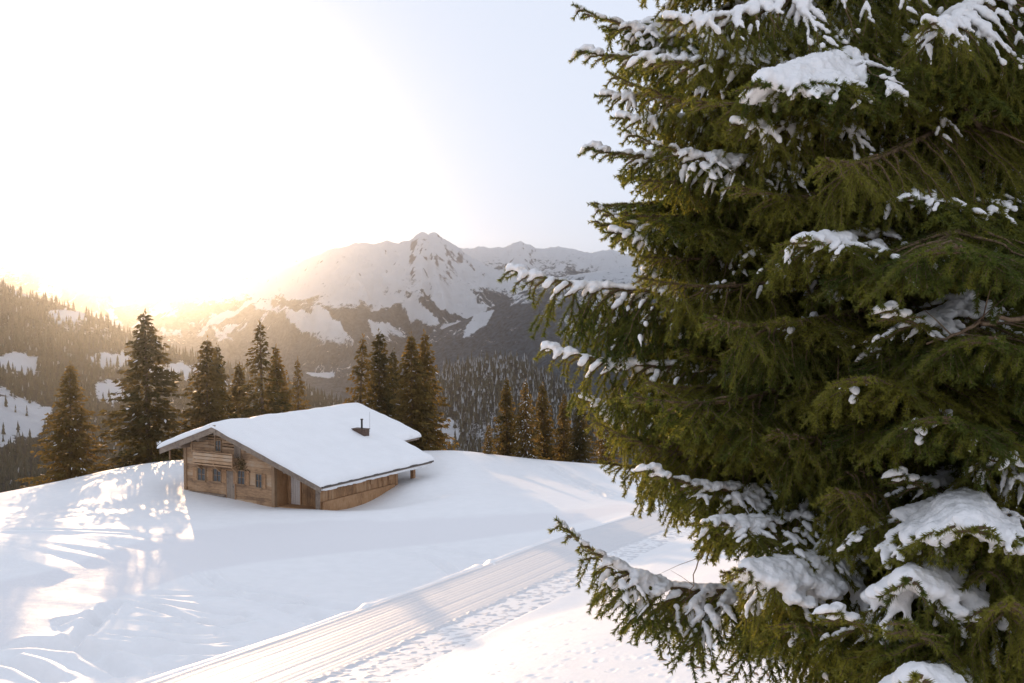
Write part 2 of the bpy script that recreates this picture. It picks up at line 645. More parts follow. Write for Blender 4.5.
for pts, wd, hh in (
        (L4([(0, 585), (100, 535), (200, 480), (300, 450), (400, 425), (540, 375), (700, 345), (950, 318)]), 1.1, .38),
        (L4([(0, 402), (200, 350), (300, 320), (400, 286), (500, 255)]), 1.5, .45),
        (L4([(0, 190), (150, 160), (330, 138), (510, 140)]), 1.5, .25),
        (L5([(370, 165), (440, 163), (520, 170)]), 1.0, .2)):
    berms.append((pline(pts), wd * 1.2, hh * .5))

prints = []
for k in range(420):                       # footprints and small pits on the near slope
    px, py = rng.uniform(380, 790), rng.uniform(575, 700)
    if py < 700 - (px - 340) * .33:
        continue
    g = hit(px, py)
    prints.append((g[0], g[1], rng.uniform(.03, .085), rng.uniform(.01, .035)))
for tr in ([(372, 676), (420, 662), (470, 650), (520, 632), (575, 622)], [(520, 683), (590, 650), (650, 640), (720, 610)], [(600, 660), (680, 655), (740, 640)]):
    g = pline(tr, 26)
    for i, q in enumerate(g):
        prints.append((q[0] + rng.normal(0, .06), q[1] + (.18 if i % 2 else -.12), .085, .026))


def ground_z(x, y, detail=True):
    z = H0(x, y)
    near = sstep(135, 95, y)
    # the road bench: cut to its own edge profile
    bx = box_of(road_L, 9)
    m = (x > bx[0]) & (x < bx[1]) & (y > bx[2]) & (y < bx[3])
    if m.any():
        d, s, p = seg_dist(x[m], y[m], road_L)
        sd = d * s
        base = np.interp(p, np.linspace(0, 1, len(road_L)), road_Z)
        prof = base + np.clip(sd, -1, 6) * .05
        wgt = sstep(-1.6, -.1, sd) * sstep(ROAD_W + ROUGH_W + 2.2, ROAD_W + ROUGH_W - .1, sd)
        zz = z[m] * (1 - wgt) + prof * wgt
        zz += .10 * np.exp(-((sd + .2) / .35) ** 2) * (1 + .25 * np.sin(p * 40) * np.sin(p * 17 + 1))
        inside = sstep(-.25, .05, sd) * sstep(ROAD_W + ROUGH_W + .15, ROAD_W + ROUGH_W - .05, sd)
        z[m] = zz - .03 * inside
        rough = np.zeros_like(z)
        rough[m] = 1 - inside
        fr = np.ones_like(z)
        fr[m] = 1 - inside
    else:
        fr = 1.0
    if detail:
        z = z + near * fr * (.07 * fbm(x / 8, y / 10, 2, 11) + .014 * fbm(x / .9, y / 1.6, 4, 21) + .02 * np.maximum(0, fbm(x / 2.2 + y / 9, y / 5, 3, 31)))
        for pl, wd, hh in grooves:
            b = box_of(pl, wd * 4)
            m = (x > b[0]) & (x < b[1]) & (y > b[2]) & (y < b[3])
            if m.any():
                d, s, p = seg_dist(x[m], y[m], pl)
                e = np.clip(np.minimum(p, 1 - p) * 10, 0, 1)
                z[m] += e * hh * (np.exp(-(d / wd) ** 2) - .45 * np.exp(-((d - 1.7 * wd) / (.8 * wd)) ** 2))
        for pl, wd, hh in berms:
            b = box_of(pl, wd * 4)
            m = (x > b[0]) & (x < b[1]) & (y > b[2]) & (y < b[3])
            if m.any():
                d, s, p = seg_dist(x[m], y[m], pl)
                e = np.clip(np.minimum(p, 1 - p) * 6, 0, 1)
                wob = .75 + .5 * gn(p * 9, p * 0 + hh * 31, 5)
                sd = d * s
                # steeper towards the camera (right of travel), long towards the back
                z[m] += e * hh * wob * np.exp(-(np.where(sd > 0, sd / wd, sd / (2.4 * wd))) ** 2)
        for qx, qy, r, dp in prints:
            m = (np.abs(x - qx) < 4 * r) & (np.abs(y - qy) < 5 * r)
            if m.any():
                d2 = ((x[m] - qx) / r) ** 2 + ((y[m] - qy) / (1.5 * r)) ** 2
                z[m] -= dp * np.exp(-d2) - .3 * dp * np.exp(-(np.sqrt(d2) - 1.6) ** 2 * 4)
    return z


def gz(x, y):
    return float(ground_z(np.array([float(x)]), np.array([float(y)]), True)[0])


def grid_mesh(name, X, Y, Z, mat, attrs=None):
    r, c = X.shape
    idx = np.arange(r * c).reshape(r, c)
    q = np.stack([idx[:-1, :-1], idx[:-1, 1:], idx[1:, 1:], idx[1:, :-1]], -1).reshape(-1, 4)
    me = mesh_np(name, np.stack([X, Y, Z], -1).reshape(-1, 3), quads=q, mats=[mat], smooth=True)
    for k, v in (attrs or {}).items():
        a = me.attributes.new(k, 'FLOAT', 'POINT')
        a.data.foreach_set('value', v.ravel().astype(np.float32))
    return me


uu = np.concatenate([np.linspace(-3.2, -.62, 60, endpoint=False), np.linspace(-.62, .62, 820), np.linspace(.62, 3.2, 61)[1:]])
yy = np.concatenate([np.linspace(-40, 8, 60, endpoint=False), np.geomspace(8, 18, 90, endpoint=False), np.geomspace(18, 60, 520, endpoint=False),
                     np.geomspace(60, 112, 260, endpoint=False), np.linspace(112, 170, 40)])
wy = np.sqrt(np.maximum(yy, 0) ** 2 + 81) * .92
X = uu[None, :] * wy[:, None]
Y = np.repeat(yy[:, None], len(uu), 1)
Z = ground_z(X.ravel(), Y.ravel()).reshape(X.shape)
_dy = Y * CP - Z * SP
_ix, _iy = 512 + F * X / np.where(np.abs(_dy) < .5, .5, _dy), 341.5 - F * (Y * SP + Z * CP) / np.where(np.abs(_dy) < .5, .5, _dy)
_up = np.interp(_ix, [-400, 0, 71, 142, 178, 300, 420, 560, 620], [660, 583, 565, 541, 531, 522, 519, 512, 505])
_lw = np.interp(_ix, [-400, 0, 36, 71, 107, 142, 192, 249, 338, 460, 560, 620], [800, 648, 630, 611, 600, 591, 573, 563, 553, 541, 527, 512])
packed = sstep(-2.5, 2.5, _iy - _up + 2 * gn(X / 2, Y / 2, 77)) * sstep(-2, 1.5, _lw - _iy) * (_ix < 640) * (Y > 30) * (Y < 90)
link('ground', grid_mesh('ground', X, Y, Z, M['snow'], dict(packed=packed)), kind='structure')

# the groomed road itself, a sheet over the bench with combed grooves and a trodden strip
ns, nw = 1500, 110
ti = np.linspace(0, 119, ns)
Lx = np.interp(ti, np.arange(120), road_L[:, 0])
Ly = np.interp(ti, np.arange(120), road_L[:, 1])
Nx = np.interp(ti, np.arange(120), road_N[:, 0])
Ny = np.interp(ti, np.arange(120), road_N[:, 1])
ww = np.linspace(-.05, ROAD_W + ROUGH_W + .05, nw)
X = Lx[:, None] + Nx[:, None] * ww[None]
Y = Ly[:, None] + Ny[:, None] * ww[None]
Z = ground_z(X.ravel(), Y.ravel(), False).reshape(X.shape) + .034
S = np.repeat((ti * road_len / 119)[:, None], nw, 1)
Wd = np.repeat(ww[None], ns, 0)
gm = sstep(ROAD_W + .05, ROAD_W - .1, Wd)
wv = Wd + .05 * gn(S / 7, Wd * 0, 3)
Z += gm * (.006 * np.sin(wv * 2 * math.pi / .24) + .008 * fbm(wv / .35, S / 22, 3, 41) - .014 * np.exp(-((wv - .9) / .12) ** 2) - .016 * np.exp(-((wv - 2.35) / .14) ** 2) - .012 * np.exp(-((wv - 3.05) / .1) ** 2))
Z += (1 - gm) * (.07 * fbm(S / .5, Wd / .4, 3, 51) + .03 * gn(S / .2, Wd / .2, 53) - .04) + .05 * np.exp(-((Wd - ROAD_W - .1) / .12) ** 2)
en = sstep(0, .12, Wd + .05) * sstep(0, .12, ROAD_W + ROUGH_W + .05 - Wd)
Z = Z - (1 - en) * .03
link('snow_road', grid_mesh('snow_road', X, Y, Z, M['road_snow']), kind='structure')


# ------------------------------------------------------------------ far terrain
def prof(pts):
    p = np.array(pts, float)
    return p[:, 0], p[:, 1]


def ridge_z(px, D, pts):
    x, y = prof(pts)
    py = np.interp(px, x, y)
    _, b = ray(px, py)
    return b * D


def far_grid(px, D):
    PX, DD = np.meshgrid(px, D)
    a, _ = ray(PX, 300.0)
    return PX, DD, a * DD


# snow massif, its forested shoulder and the ridges behind it
KM = .4
px = np.arange(-420, 1440, 1.7)
D = KM * np.concatenate([np.geomspace(700, 2000, 80, endpoint=False), np.geomspace(2000, 3700, 250, endpoint=False), np.geomspace(3700, 6300, 130)])
PX, DD, XX = far_grid(px, D)
U, W_ = XX / KM, DD / KM
r1 = [(-500, 300), (0, 330), (60, 318), (120, 306), (180, 292), (230, 282), (262, 277), (290, 266), (312, 257), (330, 249), (345, 246), (356, 242), (372, 243), (386, 241), (398, 242), (410, 240), (417, 234), (423, 230.5),
      (428, 234), (434, 231), (440, 235), (448, 240), (457, 246), (468, 255), (480, 262), (492, 268), (505, 273), (520, 279), (545, 290), (580, 305), (640, 330), (800, 345), (1500, 350)]
r2 = [(-500, 380), (360, 372), (430, 334), (470, 317), (500, 303), (520, 292), (540, 283), (562, 276), (600, 270), (660, 262), (760, 252), (900, 246), (1500, 240)]
r3 = [(-500, 262), (380, 262), (440, 250), (455, 247), (470, 249), (480, 246), (492, 248), (505, 247), (514, 243), (521, 241.5), (530, 245), (540, 249), (552, 247), (560, 246.5), (568, 248), (580, 251), (592, 252.5), (604, 250), (612, 249), (622, 253), (640, 256),
      (700, 249), (760, 244), (820, 250), (900, 243), (1000, 247), (1200, 240), (1500, 246)]
r4 = [(-500, 244), (-300, 232), (-200, 240), (-100, 231), (-40, 240), (0, 238), (14, 236.5), (28, 235), (40, 238), (54, 243), (64, 241), (78, 240), (92, 242), (110, 244), (130, 243), (150, 245), (170, 246), (190, 244), (215, 243), (235, 243), (250, 241), (262, 239.5), (276, 242), (290, 244), (300, 246.5), (312, 245), (330, 248),
      (360, 250), (420, 256), (500, 262), (1500, 262)]
r5 = [(-500, 268), (-100, 262), (0, 268), (60, 272), (120, 266), (180, 270), (230, 263), (262, 262), (300, 261), (340, 262), (380, 272), (430, 292), (500, 330), (1500, 360)]
ridges = [(r1, 3300, .42, 0), (r2, 2500, .42, 1), (r3, 4700, .4, 2), (r4, 5600, .4, 3), (r5, 4200, .36, 4)]
zs = []
for pts, Di, s, k in ridges:
    zr = ridge_z(PX, Di * KM, pts)
    fall = np.clip(Di * KM - DD, 0, None)
    back = np.clip(DD - Di * KM, 0, None)
    near_r = sstep(60 * KM, 500 * KM, fall)
    # spurs and gullies run down towards the valley
    spur = ridged(U / 520 + W_ / 2600 + k * 3.7, W_ / 1500, 5, 60 + 7 * k) - .55
    spur2 = ridged(U / 170 + W_ / 900, W_ / 600, 4, 90 + 7 * k) - .5
    z = zr - s * fall * (1 - .16 * sstep(0, 900 * KM, fall)) * (1 - .55 * spur * sstep(0, 300 * KM, fall)) - .6 * back
    z = z + KM * (near_r * (80 * spur + 36 * spur2) + sstep(0, 120 * KM, fall + back) * 16 * (ridged(U / 60, W_ / 110, 4, 33 + k) - .5) + (7 if k in (0, 2) else 3) * (fbm(U / 22, W_ / 120, 3, 70 + k, .65)))
    zs.append(z)
zs = np.array(zs)
which = zs.argmax(0)
Z = zs.max(0)
floor = KM * (-265 + 10 * fbm(U / 500, W_ / 500, 3, 5) + 40 * sstep(2600, 1200, W_))
Z = np.maximum(Z, floor) + np.log1p(np.exp(-np.abs(Z - floor) / 8)) * 4
# forest below the tree line with clearings, rock on steep faces
pyv = 341.5 - 0 * Z
b_ = Z / DD
img_y = 341.5 - F * (b_ * CP + SP) / (CP - b_ * SP)
tl = np.choose(which, [286, 282, 262, 268, 268])
n_big = fbm(U / 300, W_ / 420, 4, 200)
n_str = fbm((U + .5 * W_) / 95, W_ / 300, 5, 210, .6)
n_str2 = fbm((U - .7 * W_) / 80, W_ / 260, 5, 220, .6)
below = sstep(-14, 22, img_y - tl + 30 * n_big + 14 * n_str)
clear = sstep(.06, .26, n_str + .35 * n_big) * sstep(352, 320, img_y) * np.choose(which, [1.0, .55, 1.0, 1.0, .6])
clear2 = sstep(.12, .28, n_str2) * sstep(360, 325, img_y) * np.choose(which, [1.0, .5, 1, 1, .5])
forest = below * (1 - .95 * clear) * (1 - .9 * clear2)
for cx, cy, rx, ry, tilt in ((318, 328, 36, 10, .42), (452, 296, 28, 16, .4), (420, 312, 18, 9, .55), (335, 370, 44, 7, .05), (478, 322, 14, 10, -.6), (392, 330, 14, 6, .4)):
    dx, dy = PX - cx, img_y - cy
    dy2 = dy - tilt * dx
    wob = .75 * fbm(U / 45, W_ / 90, 5, 230, .65)
    forest *= 1 - sstep(1.15, .8, np.sqrt((dx / rx) ** 2 + (dy2 / ry) ** 2) + wob) * .9
forest = np.where(which == 0, np.maximum(forest, .8 * sstep(318, 345, img_y + 14 * n_big) * (1 - clear)), forest)
gz_ = np.gradient(Z, axis=1) / (np.gradient(XX, axis=1) + 1e-6)
rock = sstep(.35, .9, np.abs(gz_)) * .4 + .85 * (ridged((U + .3 * W_) / 60, W_ / 120, 5, 240) - .36)
rock = rock * sstep(330, 250, img_y)
M['massif'] = mountain_mat('mountain_cover', (.80, .83, .87), (.075, .098, .122), (.20, .20, .23), .05)  # blue-grey forest: frost tone, with distance haze put into the colour
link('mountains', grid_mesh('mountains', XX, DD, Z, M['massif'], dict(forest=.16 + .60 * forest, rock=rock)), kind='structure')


def wooded_hill(name, pxs, Ds, pts, Dr, s, seed, nz, mat, clear_fn, label, spacing, hh, wname, frost):
    PX, DD, XX = far_grid(pxs, Ds)
    zr = ridge_z(PX, Dr, pts)
    fall = np.clip(Dr - DD, 0, None)
    Z = zr - s * fall - .9 * np.clip(DD - Dr, 0, None) + sstep(0, 60, fall) * nz * fbm(XX / 70, DD / 90, 4, seed) - hh * .75
    b_ = Z / DD
    img_y = 341.5 - F * (b_ * CP + SP) / (CP - b_ * SP)
    forest = clear_fn(PX, img_y, XX, DD)
    link(name, grid_mesh(name, XX, DD, Z, mat, dict(forest=forest * .9, rock=forest * 0)), kind='structure')
    # every tree on it, small in the picture: one mesh
    area = []
    tv, tf = [], []
    n = 5
    x0, x1, y0, y1 = XX.min(), XX.max(), Ds[0], Dr + 25
    gx = np.arange(x0, x1, spacing)
    gy = np.arange(y0, y1, spacing)
    GX, GY = np.meshgrid(gx, gy)
    GX = (GX + rng.uniform(-.5, .5, GX.shape) * spacing).ravel()
    GY = (GY + rng.uniform(-.5, .5, GY.shape) * spacing).ravel()
    PXg = 512 + F * CP * GX / GY
    ci = np.interp(PXg, pxs, np.arange(len(pxs)))
    ri = np.interp(GY, Ds, np.arange(len(Ds)))
    ok = (PXg > pxs[2]) & (PXg < pxs[-3])
    i0, j0 = np.floor(ri).astype(int).clip(0, len(Ds) - 2), np.floor(ci).astype(int).clip(0, len(pxs) - 2)
    fi, fj = ri - i0, ci - j0

    def samp(A):
        return (A[i0, j0] * (1 - fi) * (1 - fj) + A[i0 + 1, j0] * fi * (1 - fj) + A[i0, j0 + 1] * (1 - fi) * fj + A[i0 + 1, j0 + 1] * fi * fj)
    gz0, gf = samp(Z), samp(forest)
    ok &= rng.uniform(size=len(GX)) < gf ** 1.2
    GX, GY, gz0 = GX[ok], GY[ok], gz0[ok]
    k = len(GX)
    h = hh * rng.uniform(.55, 1.25, k)
    rad = h * rng.uniform(.14, .21, k)
    V, T = [], []
    off = 0
    for lay, (zb, zt, rr) in enumerate(((.04, .5, 1.0), (.28, .78, .75), (.55, 1.0, .48))):
        a = np.arange(n) * 2 * math.pi / n
        ja = rng.uniform(0, 6.28, (k, 1))
        jr = rng.uniform(.6, 1.3, (k, n))
        ring = np.stack([GX[:, None] + rad[:, None] * rr * jr * np.cos(a + ja), GY[:, None] + rad[:, None] * rr * jr * np.sin(a + ja),
                         gz0[:, None] + h[:, None] * (zb + rng.uniform(-.05, .05, (k, n)))], -1)
        apex = np.stack([GX, GY, gz0 + h * zt], -1)[:, None]
        vv = np.concatenate([ring, apex], 1).reshape(-1, 3)
        base = off + np.arange(k)[:, None] * (n + 1)
        for j in range(n):
            T.append(np.concatenate([base + j, base + (j + 1) % n, base + n], 1))
        V.append(vv)
        off += len(vv)
    me = mesh_np(wname, np.concatenate(V), tris=np.concatenate(T), mats=[M['needle_wood'], M['frosted']],
                 mat_idx=(rng.uniform(size=len(np.concatenate(T))) < frost).astype(np.int32))
    link(wname, me, kind='stuff', label=label, category='forest')


def clear_left(PX, iy, XX, DD):
    f = .98 - .45 * sstep(.15, .45, fbm(XX / 55, DD / 80, 4, 301))
    for cx, cy, rx, ry in ((14, 418, 34, 26), (16, 362, 20, 12), (112, 393, 20, 12), (66, 315, 22, 6), (28, 292, 18, 5), (110, 360, 20, 8), (175, 372, 26, 10)):
        q = np.sqrt(((PX - cx) / rx) ** 2 + ((iy - cy) / ry) ** 2) + .9 * fbm(XX / 16, DD / 20, 4, 310, .65)
        f = f * (1 - .93 * sstep(1.3, .6, q + .35 * fbm(XX / 7, DD / 9, 3, 311)))
    return np.clip(f, 0, 1)


def clear_mid(PX, iy, XX, DD):
    f = .97 - .4 * sstep(.15, .4, fbm(XX / 40, DD / 60, 4, 321))
    for cx, cy, rx, ry in ((402, 378, 16, 7), (445, 432, 14, 14), (568, 372, 6, 5)):
        q = np.sqrt(((PX - cx) / rx) ** 2 + ((iy - cy) / ry) ** 2) + .4 * fbm(XX / 20, DD / 25, 3, 330)
        f = f * (1 - .9 * sstep(1.15, .75, q))
    return np.clip(f, 0, 1)


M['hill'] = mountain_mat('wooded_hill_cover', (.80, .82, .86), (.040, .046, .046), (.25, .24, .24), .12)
wooded_hill('hillside', np.arange(-520, 420, 2.5), np.geomspace(230, 760, 130),
            [(-560, 200), (-300, 240), (-100, 262), (0, 277), (30, 288), (60, 296), (100, 311), (130, 327), (160, 341), (200, 352), (240, 362), (300, 380), (340, 396), (430, 420)],
            560, .36, 300, 11, M['hill'], clear_left, 'dark conifer forest with snowy clearings on the hillside below the low sun', 2.5, 5.2, 'hillside_forest', .03)
wooded_hill('wooded_knoll', np.arange(330, 760, 2.0), np.geomspace(440, 850, 110),
            [(300, 440), (370, 402), (400, 388), (415, 379), (430, 371), (450, 359), (475, 352), (500, 351), (520, 354), (540, 363), (560, 374), (580, 386), (600, 395), (660, 400), (800, 410)],
            700, .5, 320, 12, M['hill'], clear_mid, 'frosted conifer forest covering the small rounded hill beyond the hut', 2.9, 7.2, 'knoll_forest', .30)


# ------------------------------------------------------------------ spruces round the hut
def spruce_arrays(seed, H, Rm, dens, gap, taper, snow):
    """crown as many small hanging sprays along drooping boughs; returns green quads and snow quads"""
    r = np.random.default_rng(seed)
    Pg, Dg, Ug, Ws, Ls = [], [], [], [], []
    h = H * .04
    while h < H * .985:
        t = h / H
        nb = int(r.integers(5, 8))
        rad = Rm * ((1 - t) ** taper) * (1 if t > .12 else .75 + 2 * t)
        a0 = r.uniform(0, 6.28)
        for b in range(nb):
            if r.uniform() < gap:
                continue
            az = a0 + b * 6.283 / nb + r.normal(0, .25)
            L = max(.18, rad * r.uniform(.55, 1.25))
            n = max(3, int(L / .17 * dens))
            tt = np.sort(r.uniform(.08, 1, n))
            dr = r.uniform(.15, .45)
            rr = L * tt
            side = r.normal(0, .17, n) * L * (1.15 - tt)
            z = h - dr * L * tt + .28 * dr * L * tt ** 3 * 1.5 + r.normal(0, .05, n)
            c, s = math.cos(az), math.sin(az)
            p = np.stack([rr * c - side * s, rr * s + side * c, z], -1)
            d = np.stack([c + r.normal(0, .55, n), s + r.normal(0, .55, n), r.normal(-.55, .4, n)], -1)
            d /= np.linalg.norm(d, axis=1, keepdims=True)
            Pg.append(p)
            Dg.append(d)
            Ls.append(r.uniform(.25, .6, n) * (0.6 + .4 * (1 - t)))
            Ws.append(r.uniform(.05, .12, n))
        h += r.uniform(.20, .34) * (1 - .35 * t) * H / 13
    # leader
    n = 10
    Pg.append(np.stack([r.normal(0, .04, n), r.normal(0, .04, n), H * (1 - .07 * np.linspace(0, 1, n))], -1))
    Dg.append(np.stack([r.normal(0, .3, n), r.normal(0, .3, n), np.ones(n)], -1))
    Ls.append(np.full(n, .3))
    Ws.append(np.full(n, .05))
    P, D, L, W = map(np.concatenate, (Pg, Dg, Ls, Ws))
    k = len(P)
    sd = np.cross(D, r.normal(size=(k, 3)))
    sd /= np.linalg.norm(sd, axis=1, keepdims=True) + 1e-9
    tip = P + D * L[:, None]
    mid = P + D * L[:, None] * .4
    V = np.stack([P, mid + sd * W[:, None], tip, mid - sd * W[:, None]], 1)
    # snow sits on part of the upper sprays
    m = r.uniform(size=k) < snow
    Vs = V[m].copy()
    flat = np.cross(D[m], [0, 0, 1.0])
    flat /= np.linalg.norm(flat, axis=1, keepdims=True) + 1e-9
    c0 = P[m] + D[m] * L[m][:, None] * .4
    Vs[:, 1] = c0 + flat * W[m][:, None] * .9
    Vs[:, 3] = c0 - flat * W[m][:, None] * .9
    Vs[:, :, 2] += .05
    return V.reshape(-1, 3), Vs.reshape(-1, 3)


def quads_mesh(name, V, mat):
    return mesh_np(name, V, quads=np.arange(len(V)).reshape(-1, 4), mats=[mat])


def trunk_mesh(name, H, r0, mat, seed=0, n=9):
    r = np.random.default_rng(seed)
    t = np.linspace(0, 1, 12)
    pts = np.stack([np.cumsum(r.normal(0, .012, 12)), np.cumsum(r.normal(0, .012, 12)), -1.5 + t * (H + 1.3)], -1)
    vs, fs = tube_arrays(pts, r0 * (1 - t) ** .8 + .012, n)
    return mesh_np(name, vs, faces=fs, mats=[mat], smooth=True)


protos = []
for i, (Ht, Rm, dens, gp, tp, sn) in enumerate(((13, 3.1, 2.4, .10, .80, .010), (14, 3.1, 1.7, .24, .85, .015), (13, 2.5, 2.7, .08, .72, .006), (12, 2.8, 2.3, .10, .80, .12), (14, 3.9, 2.6, .07, .9, .015))):
    g, s = spruce_arrays(100 + i, Ht, Rm, dens * 1.2, gp, tp, sn)
    protos.append((Ht, quads_mesh('crown', g, M['needle_far']), quads_mesh('snow_dusting', s, M['clump_snow']), trunk_mesh('trunk', Ht, .17, M['bark'], i)))
mid_trees = [
    (68, 363, 93, 4, 12.5, 1.3, 'broad dark spruce standing alone on the snowy crest, left of the tallest spruce'),
    (150, 312, 97, 0, 16.5, 1.45, 'tallest spruce left of the hut, its tip right under the sun glow'),
    (205, 338, 99, 2, 14.0, 1.25, 'narrow twin-like spruce with the taller pointed tip above the hut gable'),
    (217, 345, 103, 0, 13.5, .9, 'slightly lower spruce pressed against the narrow one above the hut gable'),
    (240, 364, 105, 2, 12.5, 1.2, 'dense low spruce filling the space behind the front of the hut roof'),
    (263, 321, 96, 1, 15.0, 1.3, 'sparse ragged spruce with open branches near the tip, behind the hut ridge'),
    (281, 346, 101, 0, 13.0, .95, 'spruce pressed against the right side of the ragged open one behind the hut ridge'),
    (298, 358, 104, 1, 12.0, .9, 'small loose spruce at the right end of the group behind the hut ridge'),
    (356, 336, 102, 1, 14.5, 1.1, 'thin spruce left of the chimney with a gappy pointed crown'),
    (378, 331, 105, 2, 15.0, 1.1, 'slender spruce standing between the thin and the double-topped ones'),
    (393, 350, 108, 0, 13.5, .9, 'shorter spruce tucked behind the slender one above the chimney'),
    (412, 334, 99, 2, 14.5, 1.15, 'left half of the big dark double-topped spruce right of the hut'),
    (423, 332, 101, 0, 14.8, 1.0, 'right half of the big dark double-topped spruce, over the rear roof corner'),
    (487, 424, 98, 3, 6.0, .9, 'smallest spruce, at the left end of the group on the far crest'),
    (507, 379, 103, 0, 10.5, .95, 'leftmost full-size spruce of the group on the far crest'),
    (527, 381, 101, 3, 10.5, .95, 'snow-dusted spruce in the middle of the group on the far crest'),
    (545, 384, 105, 2, 10.5, 1.0, 'tall narrow dark spruce right of the snow-dusted one on the crest'),
    (563, 394, 107, 0, 10.0, .9, 'dark bushy spruce beside the narrow one on the far crest'),
    (580, 391, 104, 4, 10.0, .85, 'broad dark spruce closest to the big snowy branches on the far crest'),
    (606, 398, 109, 3, 10.0, 1.0, 'spruce on the far crest half covered by the big near branches'),
]
mid_trees += [  # spruces out of view, added to cast shadows on the left field
    (-45, 372, 96, 0, 13.0, 1.1, 'unseen spruce added for its shadow, on the crest well to the left of the broad dark one'),
    (-120, 350, 99, 2, 14.0, 1.1, 'tall unseen spruce added for its shadow, on the crest far to the left, beyond its lone neighbour'),
    (-190, 362, 95, 4, 13.0, 1.0, 'broad unseen spruce added for its shadow, farthest left on the snowy crest'),
    (-260, 350, 97, 0, 14.0, 1.0, 'unseen spruce added for its shadow, at the very end of the row on the crest, past the broad one'),
]
GRP = 'spruces standing round the hut'
used = set()
for px_, py_, Yd, k, Ht, wf, lab in mid_trees:
    top = at(px_, py_, Yd)
    g0 = gz(top[0], top[1])
    Ht = max(Ht, top[2] - g0 + .2) if abs(top[2] - Ht - g0) > 1.5 and top[2] - Ht > g0 else Ht
    Hp, crown, dust, trunk = protos[k]
    s = Ht / Hp
    root = empty('spruce_tree', (top[0], top[1], top[2] - Ht), rng.uniform(0, 6.28), label=lab, category='tree', group=GRP)
    root.rotation_euler[0], root.rotation_euler[1] = rng.normal(0, .018), rng.normal(0, .018)
    for nm, me in (('trunk', trunk), ('crown', crown), ('snow_dusting', dust)):
        o = link(nm, me, root)
        o.scale = (s * wf, s * wf, s)

# ------------------------------------------------------------------ the hut
TN = .352
WR, WL, LEN, LS, WX = 9.35, 5.13, 16.28, 13.08, 6.0
hut = empty('timber_hut', tuple(CAB_O), -CAB_AZ, label='low weathered timber alpine hut under a thick snow-covered roof', category='hut')
DZ = .36                         # snow depth on the deck


def rz(x):                       # top of roof deck
    return CAB_H - DZ - TN * abs(x)


def planks(mb, x0, x1, zlo, zhi_fn, y, th, hgt=.21, r=random):
    """horizontal boards of a gable wall facing -y"""
    z = zlo
    while True:
        z1 = z + hgt
        xs = [x for x in np.linspace(x0, x1, 60) if zhi_fn(x) > z + .03]
        if len(xs) < 2:
            break
        xa, xb = xs[0], xs[-1]
        j = r.uniform(-.012, .012)
        cut = r.uniform(xa + .3, xb - .3) if xb - xa > 2 else None
        segs = [(xa, cut - .004), (cut + .004, xb)] if cut else [(xa, xb)]
        for a, b in segs:
            jj = j + r.uniform(-.008, .008)
            mb.hexa([(a, y + jj, z + .008), (b, y + jj, z + .008), (b, y + th, z + .008), (a, y + th, z + .008),
                     (a, y + jj + .006, min(z1, zhi_fn(a))), (b, y + jj + .006, min(z1, zhi_fn(b))), (b, y + th, min(z1, zhi_fn(b))), (a, y + th, min(z1, zhi_fn(a)))])
        z = z1


def sub_roof(x):
    return rz(x) - .24


# gable wall of horizontal boards
mb = MB()
planks(mb, -3.75, 4.62, -.6, sub_roof, 1.0, .14)
gable = mb.build('gable_wall', M['wall'], hut)
# corner boards and base sill
for x in (-3.75, 4.45):
    mb = MB()
    mb.box(x - .06, x + .2, .93, 1.2, -.7, sub_roof(x) - .02)
    mb.build('corner_board', M['trim'], hut)
mb = MB()
mb.box(-4.35, .2, .78, 1.06, .30, .42)
mb.build('sill_beam', M['beam'], hut)
mb = MB()
mb.box(4.50, 4.62, 1.21, 2.42, -.7, sub_roof(4.6) - .03)
mb.build('porch_side', M['plank'], hut)
# inner shell (back, left, porch back wall, long wall)
mb = MB()
mb.prism([(1.16, -.7), (15.2, -.7), (15.2, sub_roof(-3.7)), (1.16, sub_roof(-3.7))], 'x', -3.72, -3.55)
mb.prism([(-3.55, -.7), (5.2, -.7), (5.2, sub_roof(5.2)), (0, sub_roof(0)), (-3.55, sub_roof(-3.55))], 'y', 15.0, 15.2)
mb.build('rear_wall', M['plank'], hut)
mb = MB()                        # porch back wall: vertical boards
x = 4.64
while x < 8.3:
    wd = random.uniform(.15, .22)
    mb.box(x, min(x + wd - .008, 8.3), 2.3 + random.uniform(-.01, .01), 2.42, -.7, sub_roof(x + wd) - .03)
    x += wd
mb.build('porch_wall', M['plank'], hut)
mb = MB()
mb.box(4.62, 8.3, 1.3, 2.3, -.7, .0)
mb.build('porch_floor', M['plank'], hut)
mb = MB()                        # long side wall: vertical boards, lower plinth darker
y = 1.12
while y < 9.6:
    wd = random.uniform(.17, .26)
    mb.box(8.28, 8.40 + random.uniform(-.012, .012), y, y + wd - .008, -.8, sub_roof(8.4) - .03)
    y += wd
mb.build('side_wall', M['plank'], hut)
mb = MB()
mb.box(8.42, 8.55, 1.3, 9.4, -.8, .62)
mb.build('plinth', M['plank'], hut)
for y0, y1 in ((6.6, 7.3), (8.0, 8.55), (8.75, 9.3)):   # lighter hatch boards near the open bay
    mb = MB()
    mb.box(8.43, 8.50, y0, y1, 1.0, 1.9)
    mb.build('side_shutter', M['shutter'], hut)
mb = MB()
mb.box(8.24, 8.46, .88, 1.10, -.8, sub_roof(8.4) - .02)
mb.build('porch_post', M['beam'], hut)
for y in (9.65, 11.9):
    mb = MB()
    mb.box(8.18, 8.46, y, y + .28, -.6, sub_roof(8.4) - .02)
    mb.build('bay_post', M['shutter'], hut)
mb = MB()
mb.box(5.3, 5.45, 9.6, 13.0, -.6, sub_roof(5.4))
mb.build('bay_wall', M['plank'], hut)

